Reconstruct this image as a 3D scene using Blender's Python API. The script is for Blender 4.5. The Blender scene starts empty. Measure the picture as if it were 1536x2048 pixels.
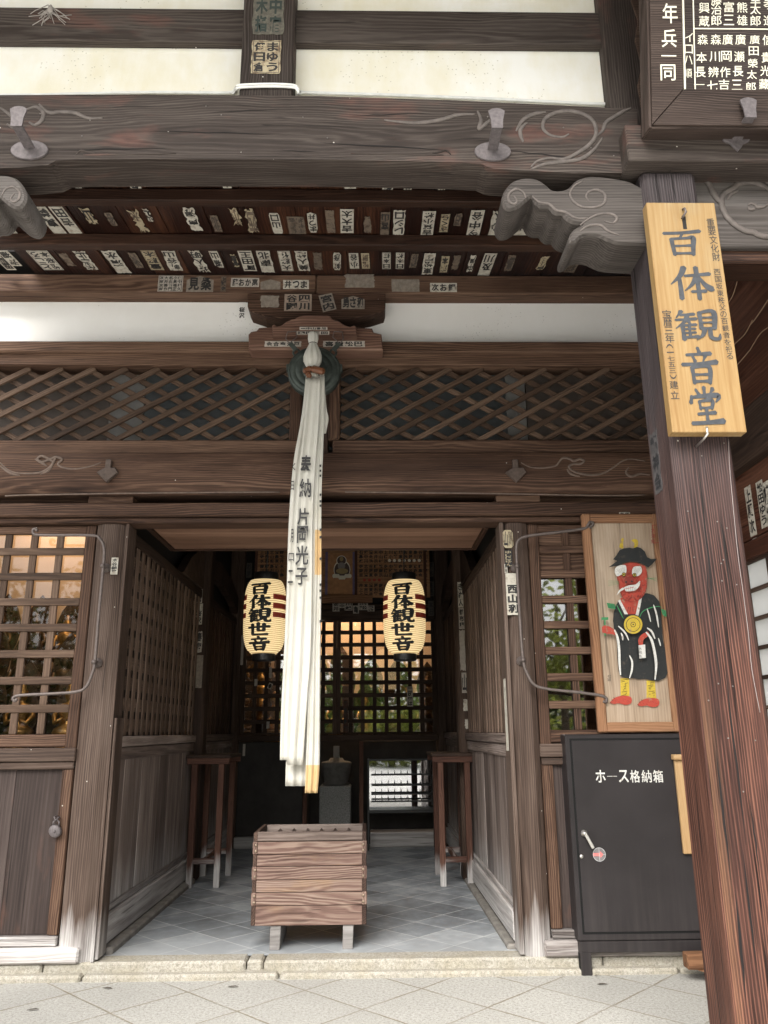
import bpy, bmesh, math, random
import numpy as np
from math import radians, sin, cos, pi, tan, atan2, sqrt, hypot
from mathutils import Vector, Matrix
random.seed(7)
scn = bpy.context.scene
C = scn.collection

# ------------------------------------------------------------------ camera, sky, sun
FPX, CU, CV, CAMZ = 1566.04, 768.0, 1024.0, 1.45        # focal length in photo pixels (1536 x 2048)
PITCH, YAW, ROLL = radians(15.638), radians(1.110), radians(-0.461)
def _cam():
    cp, sp, cy, sy = cos(PITCH), sin(PITCH), cos(YAW), sin(YAW)
    fwd = np.array([sy*cp, cy*cp, sp]); right = np.array([cy, -sy, 0.0]); up = np.cross(right, fwd)
    cr, sr = cos(ROLL), sin(ROLL)
    return np.array([right*cr+up*sr, -right*sr+up*cr, fwd])
CM = _cam(); CO = np.array([0, 0, CAMZ])
cam = bpy.data.cameras.new('camera'); camo = bpy.data.objects.new('camera', cam); C.objects.link(camo)
cam.sensor_fit = 'VERTICAL'; cam.sensor_height = 24.0; cam.lens = 24.0*FPX/2048.0
cam.clip_start = 0.05; cam.clip_end = 500
mw = Matrix.Identity(4)
for i in range(3):
    mw[i][0], mw[i][1], mw[i][2] = CM[0][i], CM[1][i], -CM[2][i]
    mw[i][3] = CO[i]
camo.matrix_world = mw
scn.camera = camo

SUN_DIR = Vector((-0.24, -0.66, 0.71)).normalized()      # towards the sun: behind the photographer, a little to the left
SUN_EL = math.asin(SUN_DIR.z); SUN_AZ = atan2(SUN_DIR.x, SUN_DIR.y)
w = bpy.data.worlds.new("World"); scn.world = w; w.use_nodes = True
wt = w.node_tree; wt.nodes.clear()
sky = wt.nodes.new('ShaderNodeTexSky'); sky.sky_type = 'NISHITA'; sky.sun_disc = False
sky.sun_elevation = SUN_EL; sky.sun_rotation = SUN_AZ; sky.dust_density = 4.0; sky.ozone_density = 1.0; sky.air_density = 1.0
hs = wt.nodes.new('ShaderNodeHueSaturation'); hs.inputs['Saturation'].default_value = 0.22
bg = wt.nodes.new('ShaderNodeBackground'); bg.inputs['Strength'].default_value = 0.13
wo = wt.nodes.new('ShaderNodeOutputWorld')
wt.links.new(sky.outputs[0], hs.inputs['Color']); wt.links.new(hs.outputs[0], bg.inputs[0]); wt.links.new(bg.outputs[0], wo.inputs[0])
sun = bpy.data.lights.new('sun', 'SUN'); suno = bpy.data.objects.new('sun', sun); C.objects.link(suno)
sun.energy = 2.4; sun.angle = radians(45); sun.color = (1, .965, .91)
suno.rotation_euler = SUN_DIR.to_track_quat('Z', 'Y').to_euler(); suno.location = (-4, -9, 12)
scn.view_settings.view_transform = 'Standard'; scn.view_settings.look = 'None'
scn.view_settings.gamma = 1; scn.view_settings.use_curve_mapping = False
scn.view_settings.exposure = 1.25
scn.cycles.max_bounces = 10; scn.cycles.diffuse_bounces = 5; scn.cycles.glossy_bounces = 4
scn.cycles.transparent_max_bounces = 10; scn.cycles.use_denoising = True
scn.cycles.sample_clamp_indirect = 6

def at(u, v, X=None, Y=None, Z=None, plane=None):
    """point where the line of sight through photo pixel (u, v) meets a plane of the place"""
    d = CM.T @ np.array([(u-CU)/FPX, -(v-CV)/FPX, 1.0])
    if plane is not None:
        p0, n = np.array(plane[0], float), np.array(plane[1], float); t = ((p0-CO)@n)/(d@n)
    else:
        i, c = (0, X) if X is not None else ((1, Y) if Y is not None else (2, Z)); t = (c-CO[i])/d[i]
    return Vector(CO+t*d)
def zz(v, Y, u=640): return at(u, v, Y=Y).z
def xx(u, v, Y): return at(u, v, Y=Y).x

# ------------------------------------------------------------------ node helpers and materials
class NT:
    def __init__(s, name):
        s.m = bpy.data.materials.new(name); s.m.use_nodes = True; s.t = s.m.node_tree; s.t.nodes.clear()
        s.out = s.t.nodes.new('ShaderNodeOutputMaterial')
    def put(s, sock, val):
        if hasattr(val, 'links') or isinstance(val, bpy.types.NodeSocket): s.t.links.new(val, sock)
        else: sock.default_value = val
    def n(s, typ, ins=None, out=0, **kw):
        nd = s.t.nodes.new('ShaderNode'+typ)
        for k, v in kw.items(): setattr(nd, k, v)
        for k, v in (ins or {}).items(): s.put(nd.inputs[k], v)
        return nd.outputs[out]
    def math(s, op, a, b=0.0, c=0.0, clamp=False): return s.n('Math', {0: a, 1: b, 2: c}, operation=op, use_clamp=clamp)
    def vm(s, op, a, b=(0, 0, 0), out=0): return s.n('VectorMath', {0: a, 1: b}, out=out, operation=op)
    def noise(s, vec, scale, detail=3, rough=.55, out=0): return s.n('TexNoise', {'Vector': vec, 'Scale': scale, 'Detail': detail, 'Roughness': rough}, out=out)
    def ramp(s, fac, stops):
        nd = s.t.nodes.new('ShaderNodeValToRGB'); e = nd.color_ramp.elements
        while len(e) < len(stops): e.new(.5)
        for el, (p, c) in zip(e, stops): el.position = p; el.color = (*c, 1) if len(c) == 3 else c
        s.t.links.new(fac, nd.inputs[0]); return nd.outputs[0]
    def mr(s, v, a, b, c=0.0, d=1.0): return s.n('MapRange', {0: v, 1: a, 2: b, 3: c, 4: d})
    def mix(s, f, a, b, bt='MIX'):
        nd = s.t.nodes.new('ShaderNodeMix'); nd.data_type = 'RGBA'; nd.blend_type = bt
        s.put(nd.inputs[0], f)
        for i, v in ((6, a), (7, b)):
            if isinstance(v, tuple) and len(v) == 3: v = (*v, 1)
            s.put(nd.inputs[i], v)
        return nd.outputs[2]
    def bsdf(s, col, rough=.7, bump=None, bstr=.3, bdist=.004, **kw):
        nd = s.t.nodes.new('ShaderNodeBsdfPrincipled')
        s.put(nd.inputs['Base Color'], (*col, 1) if isinstance(col, tuple) and len(col) == 3 else col)
        s.put(nd.inputs['Roughness'], rough)
        for k, v in kw.items(): s.put(nd.inputs[k.replace('_', ' ')], v)
        if bump is not None:
            b = s.n('Bump', {'Strength': bstr, 'Distance': bdist, 'Height': bump}); s.t.links.new(b, nd.inputs['Normal'])
        s.t.links.new(nd.outputs[0], s.out.inputs[0]); return nd
    def attr(s, name, out='Vector'):
        nd = s.t.nodes.new('ShaderNodeAttribute'); nd.attribute_name = name; return nd.outputs[out]

MATS = {}
def wood(name, dark, mid, light, ring=.011, ringamt=.25, fiber=200, rough=.72, bleach=None, top=None, specks=0, bstr=.35, patches=None, crack=.5, warpamt=.10, edge=None):
    """planks and beams: grain runs along each piece (wc.x), rings cut differently in each piece"""
    s = NT(name); v = s.attr('wc'); rnd = s.attr('rnd', 'Fac')
    warp = s.noise(s.vm('MULTIPLY', v, (.8, 2.6, 2.6)), 1, 3, .5, out=1)
    warp2 = s.noise(s.vm('MULTIPLY', v, (3.5, 16, 16)), 1, 2, .5, out=1)
    v2 = s.vm('ADD', v, s.vm('MULTIPLY', s.vm('SUBTRACT', warp, (.5, .5, .5)), (0, warpamt, warpamt)))
    v2 = s.vm('ADD', v2, s.vm('MULTIPLY', s.vm('SUBTRACT', warp2, (.5, .5, .5)), (0, min(.012, warpamt*.12), min(.012, warpamt*.12))))
    r = s.vm('LENGTH', s.vm('MULTIPLY', v2, (.02, 1, 1)), out=1)
    lo = s.noise(s.vm('MULTIPLY', v2, (.25, 26, 26)), 1, 2, .5)
    ph = s.math('MULTIPLY_ADD', r, 2*pi/ring, s.math('MULTIPLY', lo, 9.0))
    amp = s.mr(s.noise(s.vm('MULTIPLY', v, (1.1, 7, 7)), 1, 3, .6), .3, .7, .15, 1.0)
    rg = s.math('MULTIPLY_ADD', s.math('SUBTRACT', s.math('POWER', s.math('MULTIPLY_ADD', s.math('SINE', ph), .5, .5), 1.4), .45), amp, .45)
    fib = s.noise(s.vm('MULTIPLY', v2, (4.5, fiber, fiber)), 1, 3, .6)
    stk = s.noise(s.vm('MULTIPLY', v2, (.7, 13, 13)), 1, 4, .6)
    big = s.noise(s.vm('MULTIPLY', v, (.8, 2.5, 2.5)), 1, 3, .55)
    f = s.math('MULTIPLY_ADD', rg, ringamt, s.math('MULTIPLY_ADD', fib, .42, s.math('MULTIPLY', stk, .58-ringamt*.4)))
    f = s.math('ADD', f, s.math('MULTIPLY', s.math('SUBTRACT', big, .5), .45))
    f = s.math('ADD', f, s.math('MULTIPLY', s.math('SUBTRACT', rnd, .5), .22))
    col = s.ramp(f, [(.30, dark), (.56, mid), (.84, light)])
    if top:                                              # weathering colour on the upper stretch, edge ragged along the grain
        pos = s.n('NewGeometry', out=0); z = s.n('SeparateXYZ', {0: pos}, out=2)
        fac = s.mr(s.math('MULTIPLY_ADD', stk, .9, z), top[0]+.45, top[1]+.45)
        tcol = s.ramp(f, [(.30, top[2]), (.84, top[3])]); col = s.mix(fac, col, tcol)
    if patches:
        pn = s.noise(s.vm('MULTIPLY', v, (2.2, 6, 6)), 1, 4, .6)
        col = s.mix(s.mr(pn, .56, .72, 0, .5), col, s.ramp(f, [(.3, tuple(c*.5 for c in patches)), (.8, patches)]))
    if bleach:                                           # rain-splashed, bleached foot
        pos = s.n('NewGeometry', out=0); z = s.n('SeparateXYZ', {0: pos}, out=2)
        fac = s.mr(s.math('MULTIPLY_ADD', stk, -.55, s.math('MULTIPLY_ADD', fib, -.12, z)), bleach[0]-.33, bleach[1]-.33, 1, 0)
        col = s.mix(fac, col, s.ramp(f, [(.25, (.17, .155, .15)), (.6, (.42, .40, .385)), (.85, (.62, .60, .58))]))
    if edge:                                             # arris rubbed bare by hands
        pos = s.n('NewGeometry', out=0); px = s.n('SeparateXYZ', {0: pos}, out=0); pz = s.n('SeparateXYZ', {0: pos}, out=2); py = s.n('SeparateXYZ', {0: pos}, out=1)
        k = s.math('MULTIPLY_ADD', stk, .10, px); fac = s.math('MULTIPLY', s.mr(k, edge[0]+.045, edge[1]+.045, 1, 0), s.math('MULTIPLY', s.mr(pz, edge[3], edge[3]-.9, 0, .6), s.math('LESS_THAN', py, 3.285)))
        col = s.mix(fac, col, s.ramp(f, [(.3, tuple(c*.35 for c in edge[2])), (.7, edge[2])]))
    ck = s.noise(s.vm('MULTIPLY', v2, (1.3, 55, 55)), 1, 2, .5)
    col = s.mix(s.mr(ck, .64, .70, 0, crack), col, tuple(c*.35 for c in dark))
    if specks:
        vo = s.n('TexVoronoi', {'Vector': s.n('NewGeometry', out=0), 'Scale': 13.0}, out=0)
        cell = s.n('TexVoronoi', {'Vector': s.n('NewGeometry', out=0), 'Scale': 13.0}, out=1)
        on = s.math('MULTIPLY', s.math('LESS_THAN', vo, .052), s.math('GREATER_THAN', s.n('SeparateColor', {0: cell}), 1-specks))
        col = s.mix(s.math('MULTIPLY', on, .75), col, (.55, .52, .47))
    h = s.math('SUBTRACT', s.math('MULTIPLY_ADD', rg, .45*min(1, ringamt*3), s.math('MULTIPLY', fib, .75)), s.mr(ck, .62, .72, 0, 1))
    s.bsdf(col, s.mr(fib, .2, .8, rough-.12, rough+.12), h, bstr, .005, **{'Specular IOR Level': .22})
    MATS[name] = s.m; return s.m

W_BEAM = wood('weathered_beam_wood', (0.0138, 0.00989, 0.00805), (0.04048, 0.03082, 0.02576), (0.092, 0.0759, 0.06532), ring=.013, ringamt=.30, specks=.3, bstr=.5, patches=(.17, .075, .058), warpamt=.11)
W_FAC = wood('facade_wood', (.0165, .0078, .0048), (.072, .0385, .0245), (.185, .112, .074), ring=.012, ringamt=.30, specks=.10, warpamt=.08)
W_FOOT = wood('facade_wood_bleached_foot', (0.02016, 0.01224, 0.009), (0.072, 0.04752, 0.036), (0.1512, 0.1116, 0.09), ring=.012, ringamt=.25, bleach=(.10, .36), specks=.45, warpamt=.04)
W_SILL = wood('bleached_sill_wood', (.16, .135, .125), (.40, .37, .35), (.68, .66, .64), ring=.02, ringamt=.2, patches=(.13, .095, .08))
W_CEIL = wood('dark_red_ceiling_wood', (0.007425, 0.002376, 0.001411), (0.02376, 0.007799, 0.004307), (0.1003, 0.04084, 0.02079), ring=.02, ringamt=.12, rough=.55)
W_BATT = wood('ceiling_batten_wood', (0.01296, 0.00576, 0.003456), (0.0396, 0.01872, 0.01152), (0.0936, 0.04608, 0.02736), ring=.012, ringamt=.3, rough=.6)
W_LATT = wood('lattice_wood', (0.0288, 0.01664, 0.01088), (0.08, 0.04928, 0.03264), (0.16, 0.1056, 0.0736), ring=.014, ringamt=.2)
W_POST = wood('porch_post_wood', (.0075, .0028, .0022), (.060, .0245, .0175), (.205, .092, .060), ring=.0085, ringamt=.32, fiber=130, rough=.62, bstr=.9, crack=.9, warpamt=.022, edge=(1.352, 1.400, (.24, .13, .07), 2.3),
              top=(1.7, 3.0, (.009, .007, .0075), (.070, .056, .057)), specks=.06)
W_NOSE = wood('carved_nosing_wood', (0.02621, 0.02184, 0.01922), (0.07207, 0.06203, 0.05547), (0.1354, 0.1223, 0.1136), ring=.012, ringamt=.22, bstr=.3, warpamt=.04)
W_SIGN = wood('pale_new_board_wood', (0.204, 0.111, 0.039), (0.273, 0.174, 0.072), (0.318, 0.231, 0.117), ring=.022, ringamt=.16, fiber=120, rough=.5, bstr=.08, crack=.0, warpamt=.06, patches=(.36, .29, .17))
W_BOX = wood('offertory_box_wood', (.034, .018, .014), (.158, .097, .078), (.27, .195, .155), ring=.012, ringamt=.44, patches=(.33, .205, .105), bstr=.5, warpamt=.13)
W_GREY = wood('grey_bare_wood', (0.1125, 0.1013, 0.09375), (0.24, 0.225, 0.2137), (0.375, 0.36, 0.345), ring=.014, ringamt=.2)
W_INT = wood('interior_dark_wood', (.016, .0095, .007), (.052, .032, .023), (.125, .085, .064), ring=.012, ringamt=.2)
W_PLANK = wood('interior_grey_planks', (0.06864, 0.04992, 0.04368), (0.1934, 0.1498, 0.1279), (0.468, 0.39, 0.3494), ring=.013, ringamt=.2, bleach=(.18, .62), warpamt=.03)
W_STAND = wood('stand_red_wood', (.03, .013, .009), (.095, .044, .03), (.19, .10, .07), ring=.012, ringamt=.2, bleach=(.20, .32))
W_DOORP = wood('door_panel_wood', (0.016, 0.011, 0.0095), (0.044, 0.0315, 0.0275), (0.0825, 0.0625, 0.056), ring=.018, ringamt=.18, patches=(.16, .08, .055), warpamt=.03)
W_PAINT = wood('votive_board_wood', (.17, .118, .080), (.335, .25, .175), (.47, .375, .285), ring=.02, ringamt=.15, warpamt=.03, patches=(.26, .20, .145))
W_PFRAME = wood('votive_frame_wood', (.10, .045, .022), (.23, .115, .06), (.36, .20, .11), ring=.013, ringamt=.25)
W_PLAQ = wood('name_plaque_wood', (0.0132, 0.0084, 0.0066), (0.042, 0.0288, 0.0234), (0.09, 0.066, 0.0552), ring=.008, ringamt=.42, bstr=.5, warpamt=.07)
W_NOTE = wood('tan_board_wood', (0.28, 0.154, 0.0595), (0.406, 0.252, 0.119), (0.49, 0.336, 0.182), ring=.02, ringamt=.2, rough=.5, bstr=.1, crack=.1)
W_WING = wood('wing_wall_wood', (.016, .0055, .0035), (.060, .022, .013), (.17, .08, .05), ring=.02, ringamt=.12, rough=.6)
W_CANOPY = wood('canopy_board_wood', (0.119, 0.063, 0.0406), (0.231, 0.1288, 0.084), (0.35, 0.21, 0.14), ring=.016, ringamt=.15, bstr=.15, crack=.2)

def plain(name, col, rough=.6, var=.12, scale=18, bump=0, **kw):
    s = NT(name); p = s.n('TexCoord', out=3)
    n = s.noise(p, scale, 4, .6)
    c = s.mix(s.mr(n, .3, .7, 0, 1), tuple(x*(1-var) for x in col), tuple(min(1, x*(1+var)) for x in col))
    s.bsdf(c, rough, n if bump else None, bump, .004, **kw); MATS[name] = s.m; return s.m
def plaster(name, col, stain, amt):
    s = NT(name); p = s.n('NewGeometry', out=0)
    n = s.noise(p, 1.6, 5, .6); n2 = s.noise(s.vm('MULTIPLY', p, (1, 1, .35)), 9, 4, .65); fine = s.noise(p, 90, 3, .6)
    c = s.mix(s.mr(s.math('ADD', n, s.math('MULTIPLY', n2, .45)), .55, .95, 0, amt), col, stain)
    vo = s.n('TexVoronoi', {'Vector': p, 'Scale': 42.0}, out=0); area = s.noise(p, 2.3, 2, .5)
    pit = s.math('MULTIPLY', s.math('LESS_THAN', vo, .16), s.math('GREATER_THAN', area, .56))
    c = s.mix(s.math('MULTIPLY', pit, .55), c, tuple(x*.55 for x in stain))
    s.bsdf(c, .85, s.math('MULTIPLY_ADD', n2, .6, s.math('MULTIPLY', fine, .35)), .25, .006); return s.m
P_TOP = plaster('lime_plaster_upper', (.86, .85, .80), (.74, .68, .48), .8)
P_FAC = plaster('lime_plaster', (.90, .89, .86), (.80, .78, .72), .4)

def granite(name, base, dark, light, diag=None, x0=0, y0=0, grout=(.30, .27, .21), gw=.006, warm=None):
    s = NT(name); p = s.n('NewGeometry', out=0)
    n1 = s.noise(p, 170, 2, .7); n2 = s.noise(p, 60, 4, .7); n3 = s.noise(p, 1.3, 4, .6)
    f = s.math('MULTIPLY_ADD', n1, .42, s.math('MULTIPLY', n2, .58))
    c = s.ramp(f, [(.36, dark), (.50, base), (.64, light)])
    if warm: c = s.mix(s.mr(s.noise(p, 5, 4, .6), .45, .65, 0, .8), c, s.ramp(f, [(.36, tuple(k*.55 for k in warm)), (.56, warm)]))
    c = s.mix(s.mr(n3, .35, .7, 0, .32), c, tuple(k*.62 for k in base))
    h = s.math('MULTIPLY', f, .6)
    if diag:
        q = s.n('SeparateXYZ', {0: s.vm('SUBTRACT', p, (x0, y0, 0))}, out=0); qy = s.n('SeparateXYZ', {0: s.vm('SUBTRACT', p, (x0, y0, 0))}, out=1)
        wob = s.math('MULTIPLY', s.math('SUBTRACT', s.noise(p, 5, 4, .65), .5), .026/diag)
        ds = []; ids = []
        for op in ('ADD', 'SUBTRACT'):
            k = s.math('ADD', s.math('DIVIDE', s.math(op, q, qy), diag), wob)
            ids.append(s.math('FLOOR', k))
            ds.append(s.math('MULTIPLY', s.math('SUBTRACT', .5, s.math('ABSOLUTE', s.math('SUBTRACT', s.math('FRACT', k), .5))), diag/1.414))
        d = s.math('MINIMUM', ds[0], ds[1])
        tid = s.n('TexWhiteNoise', {'Vector': s.n('CombineXYZ', {0: ids[0], 1: ids[1]})}, out=0)
        c = s.mix(s.math('MULTIPLY', tid, .22), c, tuple(k*.6 for k in base))
        gm = s.mr(s.math('ADD', d, s.math('MULTIPLY', s.math('SUBTRACT', n2, .5), gw*.8)), gw*.5, gw*1.2, 1, 0)
        c = s.mix(s.math('MULTIPLY', gm, s.mr(s.noise(p, 3, 3, .6), .3, .6, .35, 1)), c, grout)
        h = s.math('SUBTRACT', h, s.math('MULTIPLY', gm, 1.4))
    s.bsdf(c, .8, h, .35, .004); return s.m
G_PAVE = granite('granite_paving', (.40, .39, .355), (.175, .165, .148), (.55, .54, .51), .680, -.724, 5.491, grout=(.19, .16, .11), gw=.0065)
G_STEP = granite('granite_step', (.36, .335, .28), (.18, .165, .135), (.50, .475, .42), warm=(.37, .335, .255))
G_BLOCK = granite('granite_block', (.25, .25, .24), (.11, .11, .105), (.38, .38, .37))
def floor_tiles():
    s = NT('slate_floor_tiles'); p = s.n('NewGeometry', out=0)
    a, b = at(637, 1894.5, Z=.085), at(774, 1894.5, Z=.085); diag = .4485
    q = s.vm('SUBTRACT', p, (a.x, a.y, 0)); qx = s.n('SeparateXYZ', {0: q}, out=0); qy = s.n('SeparateXYZ', {0: q}, out=1)
    ds, ids = [], []
    for op in ('ADD', 'SUBTRACT'):
        k = s.math('DIVIDE', s.math(op, qx, qy), diag); ids.append(s.math('FLOOR', k))
        ds.append(s.math('MULTIPLY', s.math('SUBTRACT', .5, s.math('ABSOLUTE', s.math('SUBTRACT', s.math('FRACT', k), .5))), diag/1.414))
    d = s.math('MINIMUM', ds[0], ds[1]); tid = s.n('TexWhiteNoise', {'Vector': s.n('CombineXYZ', {0: ids[0], 1: ids[1]})}, out=0)
    n = s.noise(p, 2.2, 6, .65); n2 = s.noise(p, 14, 5, .65)
    f = s.math('ADD', s.math('MULTIPLY_ADD', n, .6, s.math('MULTIPLY', n2, .3)), s.math('MULTIPLY', tid, .14))
    c = s.ramp(f, [(.36, (.085, .094, .102)), (.52, (.225, .245, .262)), (.70, (.44, .46, .47))])
    gm = s.mr(d, .0022, .0046, 1, 0)
    c = s.mix(s.math('MULTIPLY', gm, s.mr(n2, .25, .5, .35, 1)), c, (.52, .53, .52))
    yy = s.n('SeparateXYZ', {0: p}, out=1)               # paler grey near the threshold, fading inwards
    c = s.mix(s.mr(s.math('MULTIPLY_ADD', n, 1.8, yy), 6.3, 7.2, .6, 0), c, (.42, .43, .43))
    s.bsdf(c, s.mr(n2, .3, .7, .45, .75), s.math('SUBTRACT', s.math('MULTIPLY', n2, .3), gm), .25, .003); return s.m
M_TILE = floor_tiles()

M_IRON = plain('brown_wrought_iron', (.118, .102, .103), .6, .25, 60, .2, Metallic=.25)
M_ROD = plain('grey_iron_rod', (.13, .105, .095), .5, .2, 40, .1, Metallic=.4)
M_BRONZE = plain('green_bronze', (.066, .078, .070), .5, .45, 14, .2, Metallic=.55)
M_BLACK = plain('black_lacquer', (.012, .012, .012), .35, .1)
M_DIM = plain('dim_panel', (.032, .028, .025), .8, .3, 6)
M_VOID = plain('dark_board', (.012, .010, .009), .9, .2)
def cloth(name, col):
    s = NT(name); p = s.n('NewGeometry', out=0); n = s.noise(s.vm('MULTIPLY', p, (14, 14, 2.2)), 1, 4, .6); c2 = s.noise(s.vm('MULTIPLY', p, (9, 9, 16)), 1, 4, .65); g = s.noise(p, 3.5, 4, .6); wv = s.noise(s.vm('MULTIPLY', p, (420, 420, 420)), 1, 1, .5)
    c = s.mix(s.mr(g, .42, .75, 0, .45), col, tuple(k*q for k, q in zip(col, (.80, .76, .66))))
    s.bsdf(c, .92, s.math('MULTIPLY_ADD', wv, .08, s.math('MULTIPLY_ADD', c2, .45, n)), .45, .022); MATS[name] = s.m; return s.m
M_CLOTH = cloth('white_cotton', (.51, .495, .445))
M_ORANGE = plain('ochre_dyed_cotton', (.50, .345, .17), .9, .1, 7)
M_INK = plain('black_ink', (.016, .015, .015), .6, .1)
M_INKG = plain('worn_grey_ink', (.030, .034, .040), .6, .4, 30)
M_PAPER = plain('white_paper', (.78, .76, .70), .85, .05, 9)
M_OLD = plain('yellowed_paper', (.66, .59, .42), .85, .12, 14)
M_FADE = plain('faded_brown_paper', (.20, .155, .115), .85, .3, 40)
M_FADEI = plain('faded_ink', (.055, .043, .034), .8, .2)
M_PALE = plain('pale_lettering', (.80, .76, .62), .7, .06)
M_WHITE = plain('white_paint', (.80, .80, .78), .6, .05)
M_RED = plain('red_paint', (.50, .055, .03), .6, .12)
M_DRED = plain('dark_red_paint', (.23, .03, .02), .6, .12)
M_YEL = plain('yellow_paint', (.66, .52, .09), .6, .12)
M_GRN = plain('green_paint', (.04, .30, .10), .6, .12)
M_BLKP = plain('black_paint', (.010, .012, .012), .55, .2)
M_STEEL = plain('brushed_steel', (.62, .60, .56), .3, .05, Metallic=.9)
M_CAB = plain('dark_brown_enamel', (.022, .019, .0205), .36, .10, 2.2)
M_CABG = plain('black_gap', (.002, .002, .002), .95)
M_CABLE = plain('white_cable', (.70, .70, .66), .5, .1)
M_CLAMP = plain('varnished_red_wood', (.13, .048, .02), .35, .3, 30)
M_GOLD = plain('old_gold_leaf', (.36, .20, .06), .38, .5, 30, .2, Metallic=.7)
M_DGOLD = plain('dark_bronze_gold', (.10, .055, .022), .42, .5, 30, .2, Metallic=.55)
M_PEACH = plain('warm_hall_wall', (.72, .50, .32), .85, .06, 3)
M_SLATE = plain('slate_grey_board', (.050, .056, .058), .6, .3, 3)
M_BROWNB = plain('brown_backing_board', (.075, .060, .050), .8, .25, 4)
M_LGREY = plain('pale_grey_board', (.17, .165, .155), .7, .25, 5)
M_SHOJI = plain('shoji_paper', (.76, .78, .77), .9, .03, 3)
M_STONE = plain('dark_weathered_stone', (.10, .095, .088), .85, .25, 20, .2)
M_BARK = plain('tree_bark', (.10, .075, .055), .9, .3, 25, .4)
M_LINEN = plain('purple_border_cloth', (.16, .13, .22), .8, .2, 20)
def paper(name, col, blot, amt=.7):
    s = NT(name); p = s.n('NewGeometry', out=0); n = s.noise(p, 26, 5, .65); f = s.noise(p, 150, 3, .6); r = s.attr('rnd', 'Fac')
    c = s.mix(s.mr(s.math('MULTIPLY_ADD', f, .3, n), .62, .82, 0, amt), col, blot); c = s.mix(s.math('MULTIPLY', r, .35), c, tuple(k*.55 for k in col))
    s.bsdf(c, .9); MATS[name] = s.m; return s.m
M_PAPER = paper('white_paper', (.58, .55, .47), (.20, .14, .09)); M_OLD = paper('yellowed_paper', (.46, .39, .26), (.15, .09, .05), .85); M_FADE = paper('faded_brown_paper', (.17, .13, .095), (.05, .03, .02), .9)
def paint_mat(name, col, wood_=(.27, .19, .125)):
    s = NT(name); p = s.n('NewGeometry', out=0); st = s.noise(s.vm('MULTIPLY', p, (170, 20, 14)), 1, 3, .6); n = s.noise(p, 28, 5, .7); b = s.noise(s.vm('MULTIPLY', p, (60, 20, 90)), 1, 2, .5)
    c = s.mix(s.mr(b, .3, .7, 0, .55), col, tuple(k*.62 for k in col)); c = s.mix(s.mr(s.math('MULTIPLY_ADD', st, .5, n), .84, .95, 0, .75), c, wood_)
    s.bsdf(c, .65, st, .2, .002); MATS[name] = s.m; return s.m
M_RED = paint_mat('red_paint', (.42, .05, .028)); M_DRED = paint_mat('dark_red_paint', (.24, .028, .018)); M_YEL = paint_mat('yellow_paint', (.56, .40, .035)); M_GRN = paint_mat('green_paint', (.035, .24, .085)); M_BLKP = paint_mat('black_paint', (.012, .014, .014), (.06, .045, .035)); M_WHITE = paint_mat('white_paint', (.66, .65, .61))
def enamel(name, col):
    s = NT(name); p = s.n('NewGeometry', out=0); n = s.noise(p, 2.5, 4, .6); z = s.n('SeparateXYZ', {0: p}, out=2)
    sc = s.noise(s.vm('MULTIPLY', p, (30, 30, 260)), 1, 2, .5); run = s.noise(s.vm('MULTIPLY', p, (26, 26, 1.1)), 1, 4, .65); f = s.noise(p, 120, 2, .6)
    c = s.mix(s.mr(n, .3, .7, 0, .8), tuple(k*.8 for k in col), tuple(k*1.35 for k in col)); dust = s.math('MULTIPLY', s.mr(z, .1, .75, 1, 0), s.mr(run, .45, .8, 0, .28))
    c = s.mix(s.math('ADD', dust, s.mr(sc, .72, .76, 0, .10)), c, (.105, .09, .082)); c = s.mix(s.mr(f, .70, .74, 0, .25), c, (.09, .075, .065))
    s.bsdf(c, s.mr(n, .3, .7, .34, .55), n, .08, .01, **{'Specular IOR Level': .3}); MATS[name] = s.m; return s.m
M_CAB = enamel('dark_brown_enamel', (.0225, .019, .0195))
def glass(name, refl, tint=(1, 1, 1)):
    s = NT(name); t = s.n('BsdfTransparent', {0: (*tint, 1)}); g = s.n('BsdfGlossy', {'Color': (1, 1, 1, 1), 'Roughness': .02})
    fr = s.n('Fresnel', {0: 1.5}); f = s.math('ADD', fr, refl, 0, True)
    m = s.n('MixShader', {0: f, 1: t, 2: g}); s.t.links.new(m, s.out.inputs[0]); return s.m
M_GLASS = glass('window_glass', .15); M_GLASSL = glass('clear_window_glass', -.015)
M_GLASSD = glass('dark_window_glass', .16, (.75, .74, .72))
def leafmat(name, col):
    s = NT(name); r = s.attr('rnd', 'Fac')
    c = s.mix(r, tuple(x*.6 for x in col), tuple(x*1.5 for x in col)); nd = s.bsdf(c, .6); t = s.n('BsdfTranslucent', {0: c}); m = s.n('MixShader', {0: .45, 1: nd.outputs[0], 2: t}); s.t.links.new(m, s.out.inputs[0]); return s.m
M_LEAF = leafmat('green_leaves', (.13, .22, .05)); M_LEAF2 = leafmat('yellow_green_leaves', (.26, .29, .06)); M_LEAF3 = leafmat('dark_leaves', (.07, .12, .035))
def lantern_paper():
    s = NT('lit_lantern_paper'); z = s.n('SeparateXYZ', {0: s.n('TexCoord', out=3)}, out=2)
    rib = s.math('MULTIPLY_ADD', s.math('SINE', s.math('MULTIPLY', z, 2*pi/.0175)), .5, .5)
    c = s.mix(s.math('POWER', rib, 2.0), (.84, .66, .36), (.40, .235, .085))
    nd = s.bsdf(c, .8, rib, .5, .006)
    s.t.links.new(c, nd.inputs['Emission Color']); nd.inputs['Emission Strength'].default_value = .40; return s.m
M_LANT = lantern_paper()

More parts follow.
